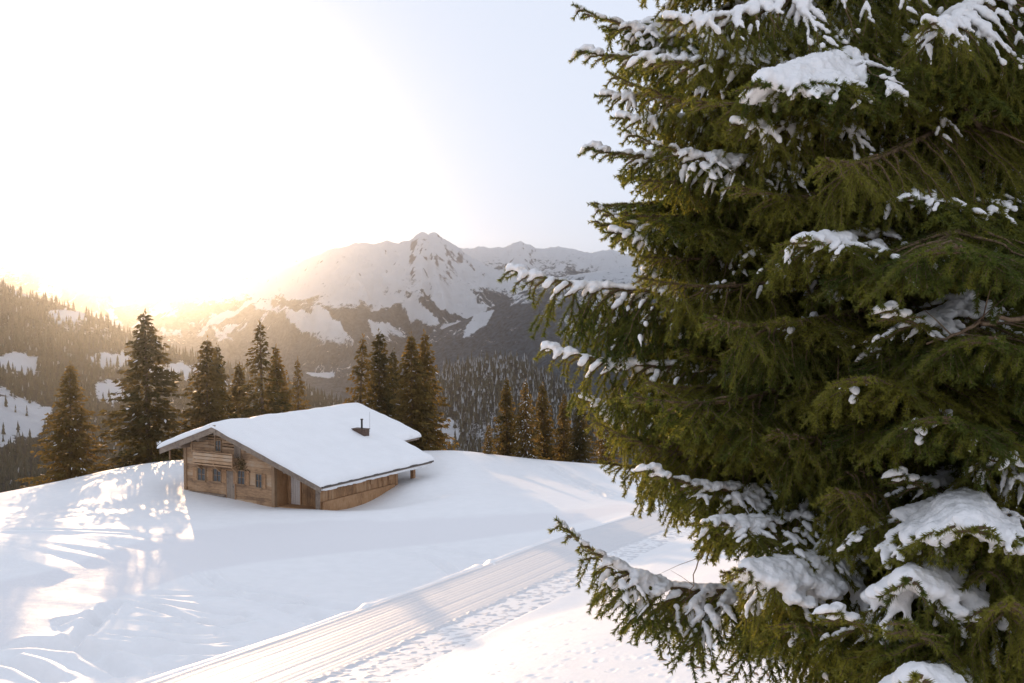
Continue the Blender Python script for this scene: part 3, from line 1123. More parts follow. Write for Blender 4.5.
def window(x0, x1, z0, z1, shutters=(True, True), name='window'):
    y = .97
    fr = MB()
    t = .07
    fr.box(x0 - t, x0, y - .05, y + .03, z0 - t, z1 + t)
    fr.box(x1, x1 + t, y - .05, y + .03, z0 - t, z1 + t)
    fr.box(x0, x1, y - .05, y + .03, z1, z1 + t)
    fr.box(x0 - .04, x1 + .04, y - .09, y + .03, z0 - t, z0)
    xm = (x0 + x1) / 2
    fr.box(xm - .02, xm + .02, y - .035, y + .025, z0, z1)
    fr.box(x0, xm - .022, y - .033, y + .02, (z0 + z1) / 2 - .015, (z0 + z1) / 2 + .015)
    fr.box(xm + .022, x1, y - .033, y + .02, (z0 + z1) / 2 - .015, (z0 + z1) / 2 + .015)
    w_ = fr.build(name, M['trim'], hut)
    pn = MB()
    pn.box(x0, x1, y + .0, y + .018, z0, z1)
    pn.build('pane', M['glass'], w_)
    for sgn, on in zip((-1, 1), shutters):
        if on:
            sh = MB()
            a = x0 - t - .02 - (x1 - x0) * .55 if sgn < 0 else x1 + t + .02
            b = a + (x1 - x0) * .55
            nb = 3
            for q in range(nb):
                sh.box(a + (b - a) * q / nb, a + (b - a) * (q + 1) / nb - .008, y - .045, y - .012, z0 - .04, z1 + .04)
            sh.box(a + .02, b - .02, y - .07, y - .047, z0 + .1, z0 + .2)
            sh.box(a + .02, b - .02, y - .07, y - .047, z1 - .2, z1 - .1)
            sh.build('shutter', M['shutter'], w_)
    return w_


Z0 = CAB_H
window(-2.45, -1.75, Z0 - 4.35, Z0 - 3.5, (True, False))
window(-.95, -.25, Z0 - 4.3, Z0 - 3.45, (True, True))
window(1.35, 1.95, Z0 - 4.3, Z0 - 3.4, (True, True))
window(3.0, 3.5, Z0 - 4.4, Z0 - 3.5, (False, True))
window(-.72, -.22, Z0 - 2.15, Z0 - 1.45, (False, False))
# attic door to the balcony
mb = MB()
for q in range(3):
    mb.box(1.0 + q * .2, 1.19 + q * .2, .95, .985, Z0 - 2.55, Z0 - 1.5 - .07 * q)
mb.build('attic_door', M['beam'], hut)
mb = MB()                        # front door between the windows
for q in range(4):
    mb.box(.28 + q * .19, .465 + q * .19, .945, .985, .0, Z0 - 3.5)
dr = mb.build('front_door', M['beam'], hut)
mb = MB()
mb.box(.22, .275, .93, .99, .0, Z0 - 3.44)
mb.box(1.045, 1.10, .93, .99, .0, Z0 - 3.44)
mb.box(.22, 1.10, .93, .99, Z0 - 3.435, Z0 - 3.38)
mb.build('door_frame', M['shutter'], dr)
mb = MB()
mb.tube([(.93, .93, 1.0), (.93, .90, 1.0), (.93, .90, 1.12)], [.014] * 3, 6)
mb.build('handle', M['dark'], dr)
# balcony: boards, rail, posts, brackets
mb = MB()
zb = Z0 - 3.12
mb.box(-2.25, 1.45, .28, .96, zb, zb + .09)
for q in range(3):
    mb.box(-2.25, 1.45, .28, .325, zb + .16 + q * .24, zb + .36 + q * .24)
mb.box(-2.28, 1.48, .255, .36, zb + .90, zb + .97)
for x in (-2.2, -.4, 1.35):
    mb.box(x, x + .08, .33, .40, zb + .09, zb + .9)
for x in (-2.1, -.4, 1.2):
    mb.prism([(.36, zb - .002), (.94, zb - .002), (.94, zb - .5)], 'x', x, x + .1)
bal = mb.build('balcony', M['wall'], hut)
# dry greenery bunch hung at the balcony end
pts, dirs = [], []
for q in range(130):
    c = np.array([1.75 + rng.normal(0, .22), .84 + rng.normal(0, .05), Z0 - 2.9 + rng.normal(0, .22)])
    d = rng.normal(size=3)
    d[2] -= .4
    d /= np.linalg.norm(d)
    s_ = np.cross(d, rng.normal(size=3))
    s_ /= np.linalg.norm(s_)
    pts += [c, c + d * .12 + s_ * .03, c + d * .26, c + d * .12 - s_ * .03]
link('greenery', quads_mesh('greenery', np.array(pts), M['leafy']), hut)
# pale door and boards in the porch
mb = MB()
for q in range(4):
    mb.box(4.98 + q * .2, 5.17 + q * .2, 2.24, 2.285, .02, 1.95)
pd = mb.build('porch_door', M['pale_door'], hut)
mb = MB()
mb.box(4.86, 4.97, 2.2, 2.29, .02, 2.05)
mb.box(5.79, 5.9, 2.2, 2.29, .02, 2.05)
mb.box(4.86, 5.9, 2.2, 2.29, 1.96, 2.06)
mb.build('door_frame', M['shutter'], pd)
# purlin ends and hanging boards under the eaves
for x in (-3.3, -1.6, 0.0, 3.0, 6.2):
    mb = MB()
    mb.box(x - .1, x + .1, .12, 2.4, sub_roof(x) - .30 - (.05 if x == 0 else .0), sub_roof(x) - .06 - (.05 if x == 0 else 0))
    mb.build('purlin', M['beam'], hut)
for x, l in ((-4.75, .75), (-2.55, .95), (-.35, .7)):
    mb = MB()
    mb.box(x - .05, x + .05, .5, .58, sub_roof(x) - l, sub_roof(x) - .02)
    mb.build('hanging_board', M['trim'], hut)

# roof deck: one slab of both slopes, with the narrower extension at the rear
rf = MB()


def slope(x0, x1, y0, y1, t0, t1):
    rf.hexa([(x0, y0, rz(x0) - t0), (x1, y0, rz(x1) - t0), (x1, y1, rz(x1) - t0), (x0, y1, rz(x0) - t0),
             (x0, y0, rz(x0) - t1), (x1, y0, rz(x1) - t1), (x1, y1, rz(x1) - t1), (x0, y1, rz(x0) - t1)])


slope(-WL, 0, .05, LEN, .22, 0)
slope(0.002, WX, .05, LEN, .22, 0)
slope(WX + .002, WR, .05, LS, .22, 0)
roof = rf.build('roof', M['beam'], hut)
mb = MB()                        # rake boards along the gable
for x0, x1 in ((-WL - .05, 0), (.003, WR + .05)):
    mb.hexa([(x0, -.03, rz(x0) - .40), (x1, -.03, rz(x1) - .40), (x1, .045, rz(x1) - .40), (x0, .045, rz(x0) - .40),
             (x0, -.03, rz(x0) + .06), (x1, -.03, rz(x1) + .06), (x1, .045, rz(x1) + .06), (x0, .045, rz(x0) + .06)])
mb.box(-.28, .28, -.09, -.034, rz(0) - .32, rz(0) + .16)
mb.build('rake_board', M['beam'], roof)
mb = MB()
mb.box(WR + .05, WR + .15, .1, LS, rz(WR) - .13, rz(WR) - .01)
mb.build('gutter', M['gutter'], roof)
mb = MB()                        # icy fringe hanging under the gutter
y = .3
while y < LS - .2:
    dy = random.uniform(.25, .5)
    mb.box(WR - .16, WR - .03, y, y + dy - .01, rz(WR) - .34 - random.uniform(0, .07), rz(WR) - .225)
    y += dy
mb.build('ice_fringe', M['roof_snow'], roof)

# snow blanket: grid with rounded, slightly wavy rims
sx = np.concatenate([[-WL - .12, -WL - .10, -WL - .03], np.linspace(-WL + .1, WR - .1, 150), [WR + .03, WR + .10, WR + .12]])
sy = np.concatenate([[-.12, -.10, -.03], np.linspace(.1, LEN - .1, 150), [LEN + .03, LEN + .1, LEN + .12]])
SX, SY = np.meshgrid(sx, sy)
ymax = np.where(SX > WX + .1, LS + .1, LEN + .12)
SYc = np.minimum(SY, ymax)
e = np.minimum.reduce([SX + WL + .12, WR + .12 - SX, SYc + .12, ymax - SYc])
# the step edge at the rear extension
e = np.minimum(e, np.where(SYc > LS + .05, np.abs(WX + .1 - SX), 9))
thick = DZ * np.sqrt(np.clip(1 - (1 - np.clip(e / .33, 0, 1)) ** 2, 0, 1))
rid = -np.sqrt(SX ** 2 + .25 ** 2) + .12
top = CAB_H - DZ + TN * rid + .04 + thick * (1 + .42 * fbm(SX / 2.3, SYc / 3.0, 3, 400)) - .02
top += .05 * np.exp(-((SX - 1.6 - .15 * SYc) / .5) ** 2) * np.clip(e, 0, 1)
bot = CAB_H - DZ - TN * np.abs(SX) + .012
topz = np.maximum(top, bot + .012)
_e2 = sstep(.25, 0, e)
SX = SX + _e2 * np.where(SX > 2, .10, -.06) * (gn(SYc / 1.1, SYc * 0, 410) + .4)
SYc = SYc + _e2 * np.where(SYc < 2, -.07, 0) * (gn(SX / 1.0, SX * 0, 411) + .4)
r_, c_ = SX.shape
idx = np.arange(r_ * c_).reshape(r_, c_)
q1 = np.stack([idx[:-1, :-1], idx[:-1, 1:], idx[1:, 1:], idx[1:, :-1]], -1).reshape(-1, 4)
V = np.concatenate([np.stack([SX, SYc, topz], -1).reshape(-1, 3), np.stack([SX, SYc, bot], -1).reshape(-1, 3)])
rim = np.concatenate([idx[0, :], idx[1:, -1], idx[-1, :-1][::-1], idx[1:-1, 0][::-1]])
rq = np.stack([rim, np.roll(rim, -1), np.roll(rim, -1) + r_ * c_, rim + r_ * c_], -1)[:, ::-1]
link('roof_snow', mesh_np('roof_snow', V, quads=np.concatenate([q1, q1[:, ::-1] + r_ * c_, rq]), mats=[M['roof_snow']], smooth=True), roof)
# chimney: low dark timber box, pipe, thin rod
cx, cy = 4.75, 10.4
mb = MB()
mb.box(cx - .55, cx + .55, cy - .32, cy + .32, rz(cx) - .2, rz(cx) + .72)
ch = mb.build('chimney', M['soot'], roof)
mb = MB()
mb.box(cx - .60, cx + .60, cy - .37, cy + .37, rz(cx) + .722, rz(cx) + .77)
mb.build('chimney_cap', M['soot'], ch)
mb = MB()
mb.tube([(cx + .1, cy, rz(cx) + .772), (cx + .1, cy, rz(cx) + 1.42)], [.075, .075], 10)
mb.tube([(cx + .1, cy, rz(cx) + 1.425), (cx + .1, cy, rz(cx) + 1.50)], [.12, .1], 10)
mb.build('flue_pipe', M['dark'], ch)
mb = MB()
mb.tube([(cx + .55, cy + .38, rz(cx) + .5), (cx + .55, cy + .38, rz(cx) + 2.0)], [.010, .007], 6)
mb.build('lightning_rod', M['gutter'], ch)


# ------------------------------------------------------------------ the big near spruce
def bough_arrays(seed, L, sag, lift, hang, spread, full=1.0):
    """One bough along +X. Returns twig polylines with radii, grouped by order."""
    r = np.random.default_rng(seed)
    n = 40
    t = np.linspace(0, 1, n)
    main = np.stack([L * t, .05 * L * (np.sin(t * 3.1 + seed) - np.sin(seed) * (1 - t) - np.sin(3.1 + seed) * t),
                     -sag * L * 4 * t * (1 - t) * (.6 + .4 * t) + lift * L * np.clip(t - .7, 0, 1) ** 2 * 3 - lift * L * .27 * t], -1)
    twigs = [(main, 0.021 * (1 - t) ** .8 + .0035, 0)]
    s = .10 + r.uniform(0, .04)
    k = 0
    while s < .995:
        i = s * (n - 1)
        p = np.array([np.interp(i, np.arange(n), main[:, c]) for c in range(3)])
        tg = main[min(n - 1, int(i) + 1)] - main[max(0, int(i) - 1)]
        tg /= np.linalg.norm(tg)
        prof_ = min(1.0, (1 - s) * 1.9 + .10) * min(1, .35 + s * 2.2)
        ln = spread * prof_ * r.uniform(.7, 1.15)
        side = 1 if k % 2 else -1
        ang = R(r.uniform(48, 70)) * (1 - .35 * s)
        sd = np.cross([0, 0, 1], tg) * side
        sd /= np.linalg.norm(sd)
        d = tg * math.cos(ang) + sd * math.sin(ang)
        m = max(5, int(ln / .05))
        tt = np.linspace(0, 1, m)
        hg = hang * r.uniform(.6, 1.3)
        pts = p + d * (ln * tt)[:, None] * (1 - .25 * hg * tt)[:, None]
        pts[:, 2] -= hg * ln * tt ** 1.6 * .8
        pts[:, 2] += .12 * ln * np.clip(tt - .6, 0, 1)
        pts += np.cumsum(r.normal(0, .009, (m, 3)) * [1, 1, .6], 0)
        twigs.append((pts, .0065 * (1 - tt) + .002, 1))
        # third order, alternately left and right, hanging
        q = .07 if ln > .2 else 1
        j = 0
        while q < ln * .98:
            f = q / ln
            ii = f * (m - 1)
            p2 = np.array([np.interp(ii, np.arange(m), pts[:, c]) for c in range(3)])
            t2 = pts[min(m - 1, int(ii) + 1)] - pts[max(0, int(ii) - 1)]
            t2 /= np.linalg.norm(t2) + 1e-9
            l2 = (.10 + .22 * (1 - f)) * r.uniform(.6, 1.25) * min(1, .5 + ln)
            s2 = np.cross([0, 0, 1], t2) * (1 if j % 2 else -1)
            s2 /= np.linalg.norm(s2) + 1e-9
            a2 = R(r.uniform(32, 68))
            d2 = t2 * math.cos(a2) + s2 * math.sin(a2)
            d2[2] -= hang * r.uniform(.4, 1.5)
            d2 /= np.linalg.norm(d2)
            m2 = 4
            tt2 = np.linspace(0, 1, m2)
            p3 = p2 + d2 * (l2 * tt2)[:, None]
            p3[:, 2] -= hang * .35 * l2 * tt2 ** 2
            twigs.append((p3, np.array([.0022] * m2), 2))
            if hang > .8 and l2 > .16 and r.uniform() < .8:      # hanging types carry a fourth order of short tips
                for u_ in (.45, .75):
                    p4 = p2 + d2 * l2 * u_
                    d4 = d2 + r.normal(0, .5, 3)
                    d4[2] -= .5
                    d4 /= np.linalg.norm(d4)
                    twigs.append((p4 + d4 * (np.linspace(0, 1, 3) * l2 * .5)[:, None], np.array([.002] * 3), 2))
            q += r.uniform(.035, .06) / full
            j += 1
        s += r.uniform(.030, .050) * 2.6 / L / 2 / full * (1.1 - .5 * s)
        k += 1
    return twigs


def needles_for(twigs, per_m, seed, nl=.026, nw=.0052):
    r = np.random.default_rng(seed)
    P, T = [], []
    for pts, rad, order in twigs:
        if order == 0:
            pts = pts[int(len(pts) * .45):]
        seg = np.diff(pts, axis=0)
        ln = np.linalg.norm(seg, axis=1)
        tot = ln.sum()
        k = int(tot * per_m * (1.8 if order == 0 else 1))
        if k < 1:
            continue
        s = r.uniform(0, tot, k)
        c = np.r_[0, np.cumsum(ln)]
        i = np.clip(np.searchsorted(c, s) - 1, 0, len(seg) - 1)
        f = (s - c[i]) / (ln[i] + 1e-9)
        P.append(pts[i] + seg[i] * f[:, None])
        T.append(seg[i] / (ln[i][:, None] + 1e-9))
        # tuft at the tip
        k2 = 22
        P.append(np.tile(pts[-1], (k2, 1)))
        T.append(np.tile(seg[-1] / (ln[-1] + 1e-9), (k2, 1)))
    P, T = np.concatenate(P), np.concatenate(T)
    k = len(P)
    rad = r.normal(size=(k, 3))
    rad[:, 2] += .1
    rad -= (rad * T).sum(1, keepdims=True) * T
    rad /= np.linalg.norm(rad, axis=1, keepdims=True) + 1e-9
    a = r.uniform(.55, 1.05, k)[:, None]
    d = T * np.cos(a) + rad * np.sin(a)
    w_ = np.cross(d, r.normal(size=(k, 3)))
    w_ /= np.linalg.norm(w_, axis=1, keepdims=True) + 1e-9
    l_ = nl * r.uniform(.75, 1.2, (k, 1))
    V = np.stack([P + w_ * nw / 2, P - w_ * nw / 2, P + d * l_], 1)
    return V.reshape(-1, 3)


def bough_mesh(name, twigs, per_m, seed):
    V = [needles_for(twigs, per_m, seed)]
    nt_ = len(V[0]) // 3
    tris = [np.arange(nt_ * 3).reshape(-1, 3)]
    mi = [np.zeros(nt_, np.int32)]
    off = len(V[0])
    quads = []
    for pts, rad, order in twigs:
        n = (7, 4, 3)[order]
        t, s, u = frames(pts)
        a = np.arange(n) * 2 * math.pi / n
        ring = pts[:, None, :] + rad[:, None, None] * (np.cos(a)[None, :, None] * s[:, None, :] + np.sin(a)[None, :, None] * u[:, None, :])
        m = len(pts)
        idx = off + np.arange(m * n).reshape(m, n)
        nx = np.roll(idx, -1, 1)
        quads.append(np.stack([idx[:-1], nx[:-1], nx[1:], idx[1:]], -1).reshape(-1, 4))
        V.append(ring.reshape(-1, 3))
        off += m * n
    quads = np.concatenate(quads)
    mi.append(np.ones(len(quads), np.int32))
    return mesh_np(name, np.concatenate(V), tris=np.concatenate(tris), quads=quads, mats=[M['needle'], M['twig']], mat_idx=np.concatenate(mi))


# unit icosphere for snow
def ico(sub):
    p = (1 + 5 ** .5) / 2
    v = [(-1, p, 0), (1, p, 0), (-1, -p, 0), (1, -p, 0), (0, -1, p), (0, 1, p), (0, -1, -p), (0, 1, -p), (p, 0, -1), (p, 0, 1), (-p, 0, -1), (-p, 0, 1)]
    f = [(0, 11, 5), (0, 5, 1), (0, 1, 7), (0, 7, 10), (0, 10, 11), (1, 5, 9), (5, 11, 4), (11, 10, 2), (10, 7, 6), (7, 1, 8), (3, 9, 4), (3, 4, 2), (3, 2, 6), (3, 6, 8), (3, 8, 9), (4, 9, 5), (2, 4, 11), (6, 2, 10), (8, 6, 7), (9, 8, 1)]
    v = [np.array(a) / np.linalg.norm(a) for a in v]
    for _ in range(sub):
        cache, nf = {}, []

        def mid(a, b):
            k = (min(a, b), max(a, b))
            if k not in cache:
                q = v[a] + v[b]
                v.append(q / np.linalg.norm(q))
                cache[k] = len(v) - 1
            return cache[k]
        for a, b, c in f:
            x, y, z = mid(a, b), mid(b, c), mid(c, a)
            nf += [(a, x, z), (b, y, x), (c, z, y), (x, y, z)]
        f = nf
    return np.array(v), np.array(f)


ICO_V, ICO_F = ico(1)


def snow_mesh(name, blobs, voxel, seed):
    """blobs: list of (centre, half-size xyz, direction) -> fused soft snow by remeshing"""
    V, Fc = [], []
    off = 0
    for c, hs, d in blobs:
        d = d / (np.linalg.norm(d) + 1e-9)
        s = np.cross([0, 0, 1], d)
        s = s / (np.linalg.norm(s) + 1e-9) if np.linalg.norm(s) > 1e-3 else np.array([0, 1.0, 0])
        u = np.cross(d, s)
        V.append(c + ICO_V[:, :1] * hs[0] * d + ICO_V[:, 1:2] * hs[1] * s + ICO_V[:, 2:] * hs[2] * u)
        Fc.append(ICO_F + off)
        off += len(ICO_V)
    me = mesh_np(name + '_raw', np.concatenate(V), tris=np.concatenate(Fc))
    o = bpy.data.objects.new(name + '_raw', me)
    COL.objects.link(o)
    m = o.modifiers.new('fuse', 'REMESH')
    m.mode = 'VOXEL'
    m.voxel_size = voxel
    s_ = o.modifiers.new('soft', 'SMOOTH')
    s_.factor = .6
    s_.iterations = 9 if 'heavy' in name else 3
    dg = bpy.context.evaluated_depsgraph_get()
    out = bpy.data.meshes.new_from_object(o.evaluated_get(dg))
    bpy.data.objects.remove(o)
    bpy.data.meshes.remove(me)
    out.name = name
    out.materials.clear()
    out.materials.append(M['clump_snow'])
    n = len(out.vertices)
    co = np.empty(n * 3, np.float32)
    out.vertices.foreach_get('co', co)
    co = co.reshape(-1, 3)
    amp = voxel * .9
    nrm = np.empty(n * 3, np.float32)
    out.vertices.foreach_get('normal', nrm)
    nz3 = fbm(co[:, 0] / .05 + co[:, 2] / .07, co[:, 1] / .05 - co[:, 2] / .09, 4, seed, .65)
    co += nrm.reshape(-1, 3) * (amp * 2.2 * nz3)[:, None]
    out.vertices.foreach_set('co', co.ravel())
    out.polygons.foreach_set('use_smooth', np.ones(len(out.polygons), bool))
    out.update()
    return out


def snow_blobs(twigs, L, mode, seed):
    r = np.random.default_rng(seed)
    bl = []
    main = twigs[0][0]
    for pts, rad, order in twigs:
        seg = np.diff(pts, axis=0)
        ln = np.linalg.norm(seg, axis=1)
        tot = ln.sum()
        lo_ = 0.0
        if mode == 'dab':
            continue
        if mode == 'heavy':
            if order == 2:
                if pts[0, 0] < .66 * L or r.uniform() < .55:
                    continue
                step, hi_ = .022, r.uniform(.3, .8)
            elif order == 0:
                step, lo_, hi_ = .03, .64, .955
            else:
                if pts[0, 0] < .65 * L or pts[0, 0] > .96 * L or r.uniform() < .10:
                    continue
                step, hi_ = .024, r.uniform(.5, .92)
        else:
            if order == 0:
                step, lo_, hi_ = .020, .42, .93
            elif order == 1:
                if pts[0, 0] < .42 * L or r.uniform() < .10:
                    continue
                step, lo_, hi_ = .017, r.uniform(0, .15), r.uniform(.45, .95)
            else:
                if pts[0, 0] < .45 * L or r.uniform() < .52:
                    continue
                step, lo_, hi_ = .014, r.uniform(0, .3), r.uniform(.55, .95)
        c = np.r_[0, np.cumsum(ln)]
        for s in np.arange(lo_ * tot, hi_ * tot, step):
            i = min(len(seg) - 1, max(0, np.searchsorted(c, s) - 1))
            d = seg[i] / (ln[i] + 1e-9)
            p = pts[i] + seg[i] * ((s - c[i]) / (ln[i] + 1e-9))
            f = s / tot
            fl = math.sqrt(max(0, 1 - d[2] ** 2))            # little stays on steep twigs
            if mode == 'heavy':
                if order == 0:
                    g = math.sin(math.pi * min(1, max(0, (f - .55) / .42))) ** .6
                    w_, h_ = .095 * g + .012, .040 * g + .010
                elif order == 1:
                    w_, h_ = .044 * (1.1 - f) + .010, .024 * (1.1 - f) + .008
                else:
                    w_, h_ = .022, .013
                up = .006 + h_ * .45
            else:
                if fl < .55:
                    continue
                nz = math.sin(p[0] * 9.1 + seed) * math.sin(p[1] * 13.7 + 2 * seed) + .5 * math.sin(p[0] * 23 + p[1] * 31)
                if nz < -.45 and order > 0:
                    continue
                w_, h_ = ((.042, .024), (.030, .017), (.021, .0125))[order]
                tp_ = max(.25, 1 - ((f - lo_) / (hi_ - lo_ + 1e-6)) ** 3) * (1 + .38 * nz)
                w_, h_ = w_ * tp_ * fl, h_ * tp_
                up = .010 + h_ * .5
            k = r.uniform(.75, 1.25)
            bl.append((p + np.array([0, 0, up]), (max(step * 1.3, w_ * .8), w_ * k, h_ * k), seg[i]))
    if mode == 'dab':                                         # a few small remains lying on the twigs
        bl = []
        P = np.concatenate([t[0] for t in twigs if t[2] > 0])
        D = np.concatenate([np.gradient(t[0], axis=0) for t in twigs if t[2] > 0])
        ok = (P[:, 0] > .5 * L) & (P[:, 0] < .95 * L)
        P, D = P[ok], D[ok]
        for q in range(5):
            c0 = P[int(r.integers(len(P)))]
            dd = (P - c0) / np.array([r.uniform(.06, .14), r.uniform(.04, .08), .06])
            near_ = np.where((dd ** 2).sum(1) < 1)[0]
            for j in near_:
                g = 1 - (dd[j] ** 2).sum() * .6
                k = r.uniform(.6, 1.3) * g
                bl.append((P[j] + np.array([0, 0, .010 + .010 * g]), (.030 * k, .022 * k, .012 * k + .003), D[j]))
        return bl
    if mode == 'heavy':                                       # the pillow bridging the twigs of the fan
        for q in range(170):
            f = r.uniform(.66, .92)
            p = np.array([np.interp(f, np.linspace(0, 1, len(main)), main[:, c]) for c in range(3)])
            hw = .23 * math.sin(math.pi * (f - .62) / .34) ** .7
            lat = r.normal(0, .45) * hw
            if abs(lat) > hw:
                continue
            p += np.array([.35 * abs(lat), lat, -.55 * abs(lat) * abs(lat) / hw + .015])
            k = r.uniform(.8, 1.3)
            bl.append((p, (.06 * k, .055 * k, .026 * k), np.array([1, lat, -.1])))
    return bl


BOUGH_L = 2.6
kinds = []
#            seed sag  lift hang spread
for i, (sd, sag, lift, hang, spr) in enumerate(((11, .05, .16, .40, .66), (12, .04, .10, 1.10, .60), (13, .07, .42, .60, .70), (14, .02, .14, .8, .66), (15, .03, .05, .38, .78))):
    tw = bough_arrays(sd, BOUGH_L, sag, lift, hang, spr)
    me = bough_mesh('bough', tw, 760, sd)
    hv = snow_mesh('heavy_snow', snow_blobs(tw, BOUGH_L, 'heavy', sd), .011, sd)
    lt = snow_mesh('light_snow', snow_blobs(tw, BOUGH_L, 'light', sd), .0065, sd)
    db = snow_mesh('snow_dabs', snow_blobs(tw, BOUGH_L, 'dab', sd), .0065, sd)
    kinds.append((me, hv, lt, db))

TR_Y = 6.2
TR_X = (1008 - 512) / F * TR_Y
TR_G = gz(TR_X, TR_Y)
near = empty('spruce_tree', (TR_X, TR_Y, TR_G), 0, label='huge near spruce with snow-laden boughs filling the right half', category='tree')
tz = np.linspace(-.3, 9.2, 26)
tp = np.stack([.03 * np.sin(tz * .8), .03 * np.cos(tz * .7), tz], -1)
vs, fs = tube_arrays(tp, .21 * (1 - np.clip(tz, 0, 9.3) / 9.4) ** .8 + .05 * np.exp(-tz / .3) + .012, 20)
link('trunk', mesh_np('trunk', vs, faces=fs, mats=[M['bark']], smooth=True), near)


def put_bough(base, tip, k, snow=None, roll=0.0, wide=1.0):
    """base, tip in world coordinates"""
    base, tip = np.array(base, float), np.array(tip, float)
    d = tip - base
    ln = np.linalg.norm(d)
    d /= ln
    s = np.cross([0, 0, 1], d)
    s /= np.linalg.norm(s)
    u = np.cross(d, s)
    if roll:
        s, u = s * math.cos(roll) + u * math.sin(roll), u * math.cos(roll) - s * math.sin(roll)
    sc = ln / BOUGH_L
    mt = np.eye(4)
    cr = min(1.15, max(.8, sc ** .5)) * wide
    mt[:3, 0], mt[:3, 1], mt[:3, 2], mt[:3, 3] = d * sc, s * cr, u * cr, base - np.array([TR_X, TR_Y, TR_G])
    o = link('branch', kinds[k][0], near)
    o.matrix_local = Matrix(mt.tolist())
    if snow:
        c = link('snow_clump', kinds[k]['.hld'.index(snow)], o)
    return o


def trunk_pt(z):
    return np.array([TR_X + .03 * math.sin((z - TR_G) * .8), TR_Y + .03 * math.cos((z - TR_G) * .7), z])


def zpx(py, Y=TR_Y):
    return float(at(900, py, Y)[2])


nb = 0
# boughs whose place the photograph fixes: tip x, tip y, tip depth, y of the root on the trunk, kind, snow
heroes = [
    (508, 269, 6.2, 262, 1, 'l'), (543, 347, 6.0, 330, 1, 'l'), (574, 398, 6.3, 372, 3, 'l'), (557, 520, 5.6, 520, 2, 'l'),
    (600, 462, 6.4, 420, 3, None), (612, 432, 5.8, 390, 1, None), (588, 148, 6.2, 60, 0, 'l'), (594, 205, 6.4, 110, 2, 'l'), (604, 232, 6.0, 150, 3, 'l'),
    (580, 52, 6.1, -60, 0, 'l'), (596, 96, 6.5, -20, 3, 'l'), (574, 5, 6.3, -110, 2, 'l'), (600, -30, 6.0, -160, 0, 'l'), (625, 130, 5.5, 10, 2, 'l'), (640, 60, 5.4, -80, 0, 'l'),
    (620, 178, 6.6, 80, 4, None), (612, 118, 5.9, 20, 3, 'l'), (608, 72, 5.7, -40, 2, None), (604, 30, 6.5, -90, 4, 'l'), (622, 215, 5.7, 150, 4, None),
    (640, 180, 5.6, 90, 3, None), (660, 20, 5.2, -100, 3, 'l'), (690, 100, 5.1, -30, 0, None), (640, 256, 5.8, 180, 3, 'd'), (660, 300, 5.6, 250, 3, None), (650, 385, 5.6, 340, 4, None),
    (752, 84, 4.8, -20, 4, 'h'), (728, 124, 5.1, 40, 3, 'l'), (735, 185, 5.1, 110, 0, None),
    (800, 240, 4.6, 180, 4, 'l'), (680, 350, 5.7, 300, 0, None), (648, 470, 5.4, 430, 0, 'l'), (705, 524, 5.0, 470, 4, 'l'),
    (735, 570, 4.7, 490, 3, 'h'), (905, 580, 4.1, 500, 3, 'h'), (905, 622, 4.0, 560, 0, 'd'), (790, 628, 4.6, 560, 4, 'd'), (835, 612, 4.4, 545, 0, 'l'),
    (915, 676, 3.7, 620, 3, 'h'), (975, 530, 4.0, 430, 4, 'h'), (900, 475, 4.7, 400, 0, 'l'), (890, 310, 4.5, 250, 0, 'l'), (925, 22, 4.7, -40, 3, 'l'),
    (800, 690, 5.2, 610, 0, None), (775, 640, 5.4, 570, 3, None), (722, 572, 5.8, 520, 3, None),
    (950, 250, 4.0, 170, 4, None), (860, 380, 4.4, 310, 4, 'd'), (985, 340, 4.1, 280, 4, None), (940, 420, 4.2, 350, 4, 'd'), (780, 320, 4.9, 260, 4, 'd'), (905, 200, 4.8, 130, 4, 'l'),
    (770, 430, 4.9, 380, 3, None), (830, 490, 4.6, 420, 3, None), (820, 160, 4.6, 80, 3, None), (1010, 600, 3.9, 540, 3, None),
]
for tx, ty, td, by, k, sn in heroes:
    put_bough(trunk_pt(zpx(by)), at(tx, ty, td), k, sn)
    nb += 1
# the rest of the crown
zz = -2.75
i = 0
while nb < 97:
    z = -1.95 + (i * .618033 % 1.0) * 4.6
    az = i * 2.39996 + rng.normal(0, .2)
    c, s = math.cos(az), math.sin(az)
    i += 1
    if c > .35 and rng.uniform() < .85:
        continue                       # few on the side away from the picture
    rad = rng.uniform(1.75, 2.45)
    if z < -1.2:
        rad = min(rad, 1.9 if c < 0 else 2.3)
    if z < -1.0 and c < -.75:
        rad *= .7
    if s < -.7:
        rad = min(rad, 2.3)
    tip = np.array([TR_X + c * rad, TR_Y + s * rad, z - rng.uniform(.15, .55)])
    put_bough(trunk_pt(z), tip, int(rng.integers(0, 5)), 'l' if rng.uniform() < .08 else ('d' if rng.uniform() < .3 else None))
    nb += 1
# the many small inner boughs that fill the crown: one part
tw_in = [bough_arrays(31 + q, 1.7, .03, .05, .5, .55, .8) for q in range(2)]
nd_in = [needles_for(tw_in[q], 330, 40 + q, .026, .006) for q in range(2)]
IV = []
for q in range(46):
    z = -.7 + (q * .618033 % 1.0) * 3.2
    az = R(rng.uniform(165, 330)) if q < 32 else R(rng.uniform(-60, 90))
    c, s = math.cos(az), math.sin(az)
    dp = rng.uniform(.1, .4)
    v = nd_in[q % 2] * rng.uniform(.75, 1.1)
    v = np.stack([v[:, 0] * c - v[:, 1] * s, v[:, 0] * s + v[:, 1] * c, v[:, 2] - dp * v[:, 0]], -1)
    IV.append(v + np.array([0, 0, z - TR_G]))
IV = np.concatenate(IV)
link('inner_foliage', mesh_np('inner_foliage', IV, tris=np.arange(len(IV)).reshape(-1, 3), mats=[M['needle']]), near, kind='stuff')
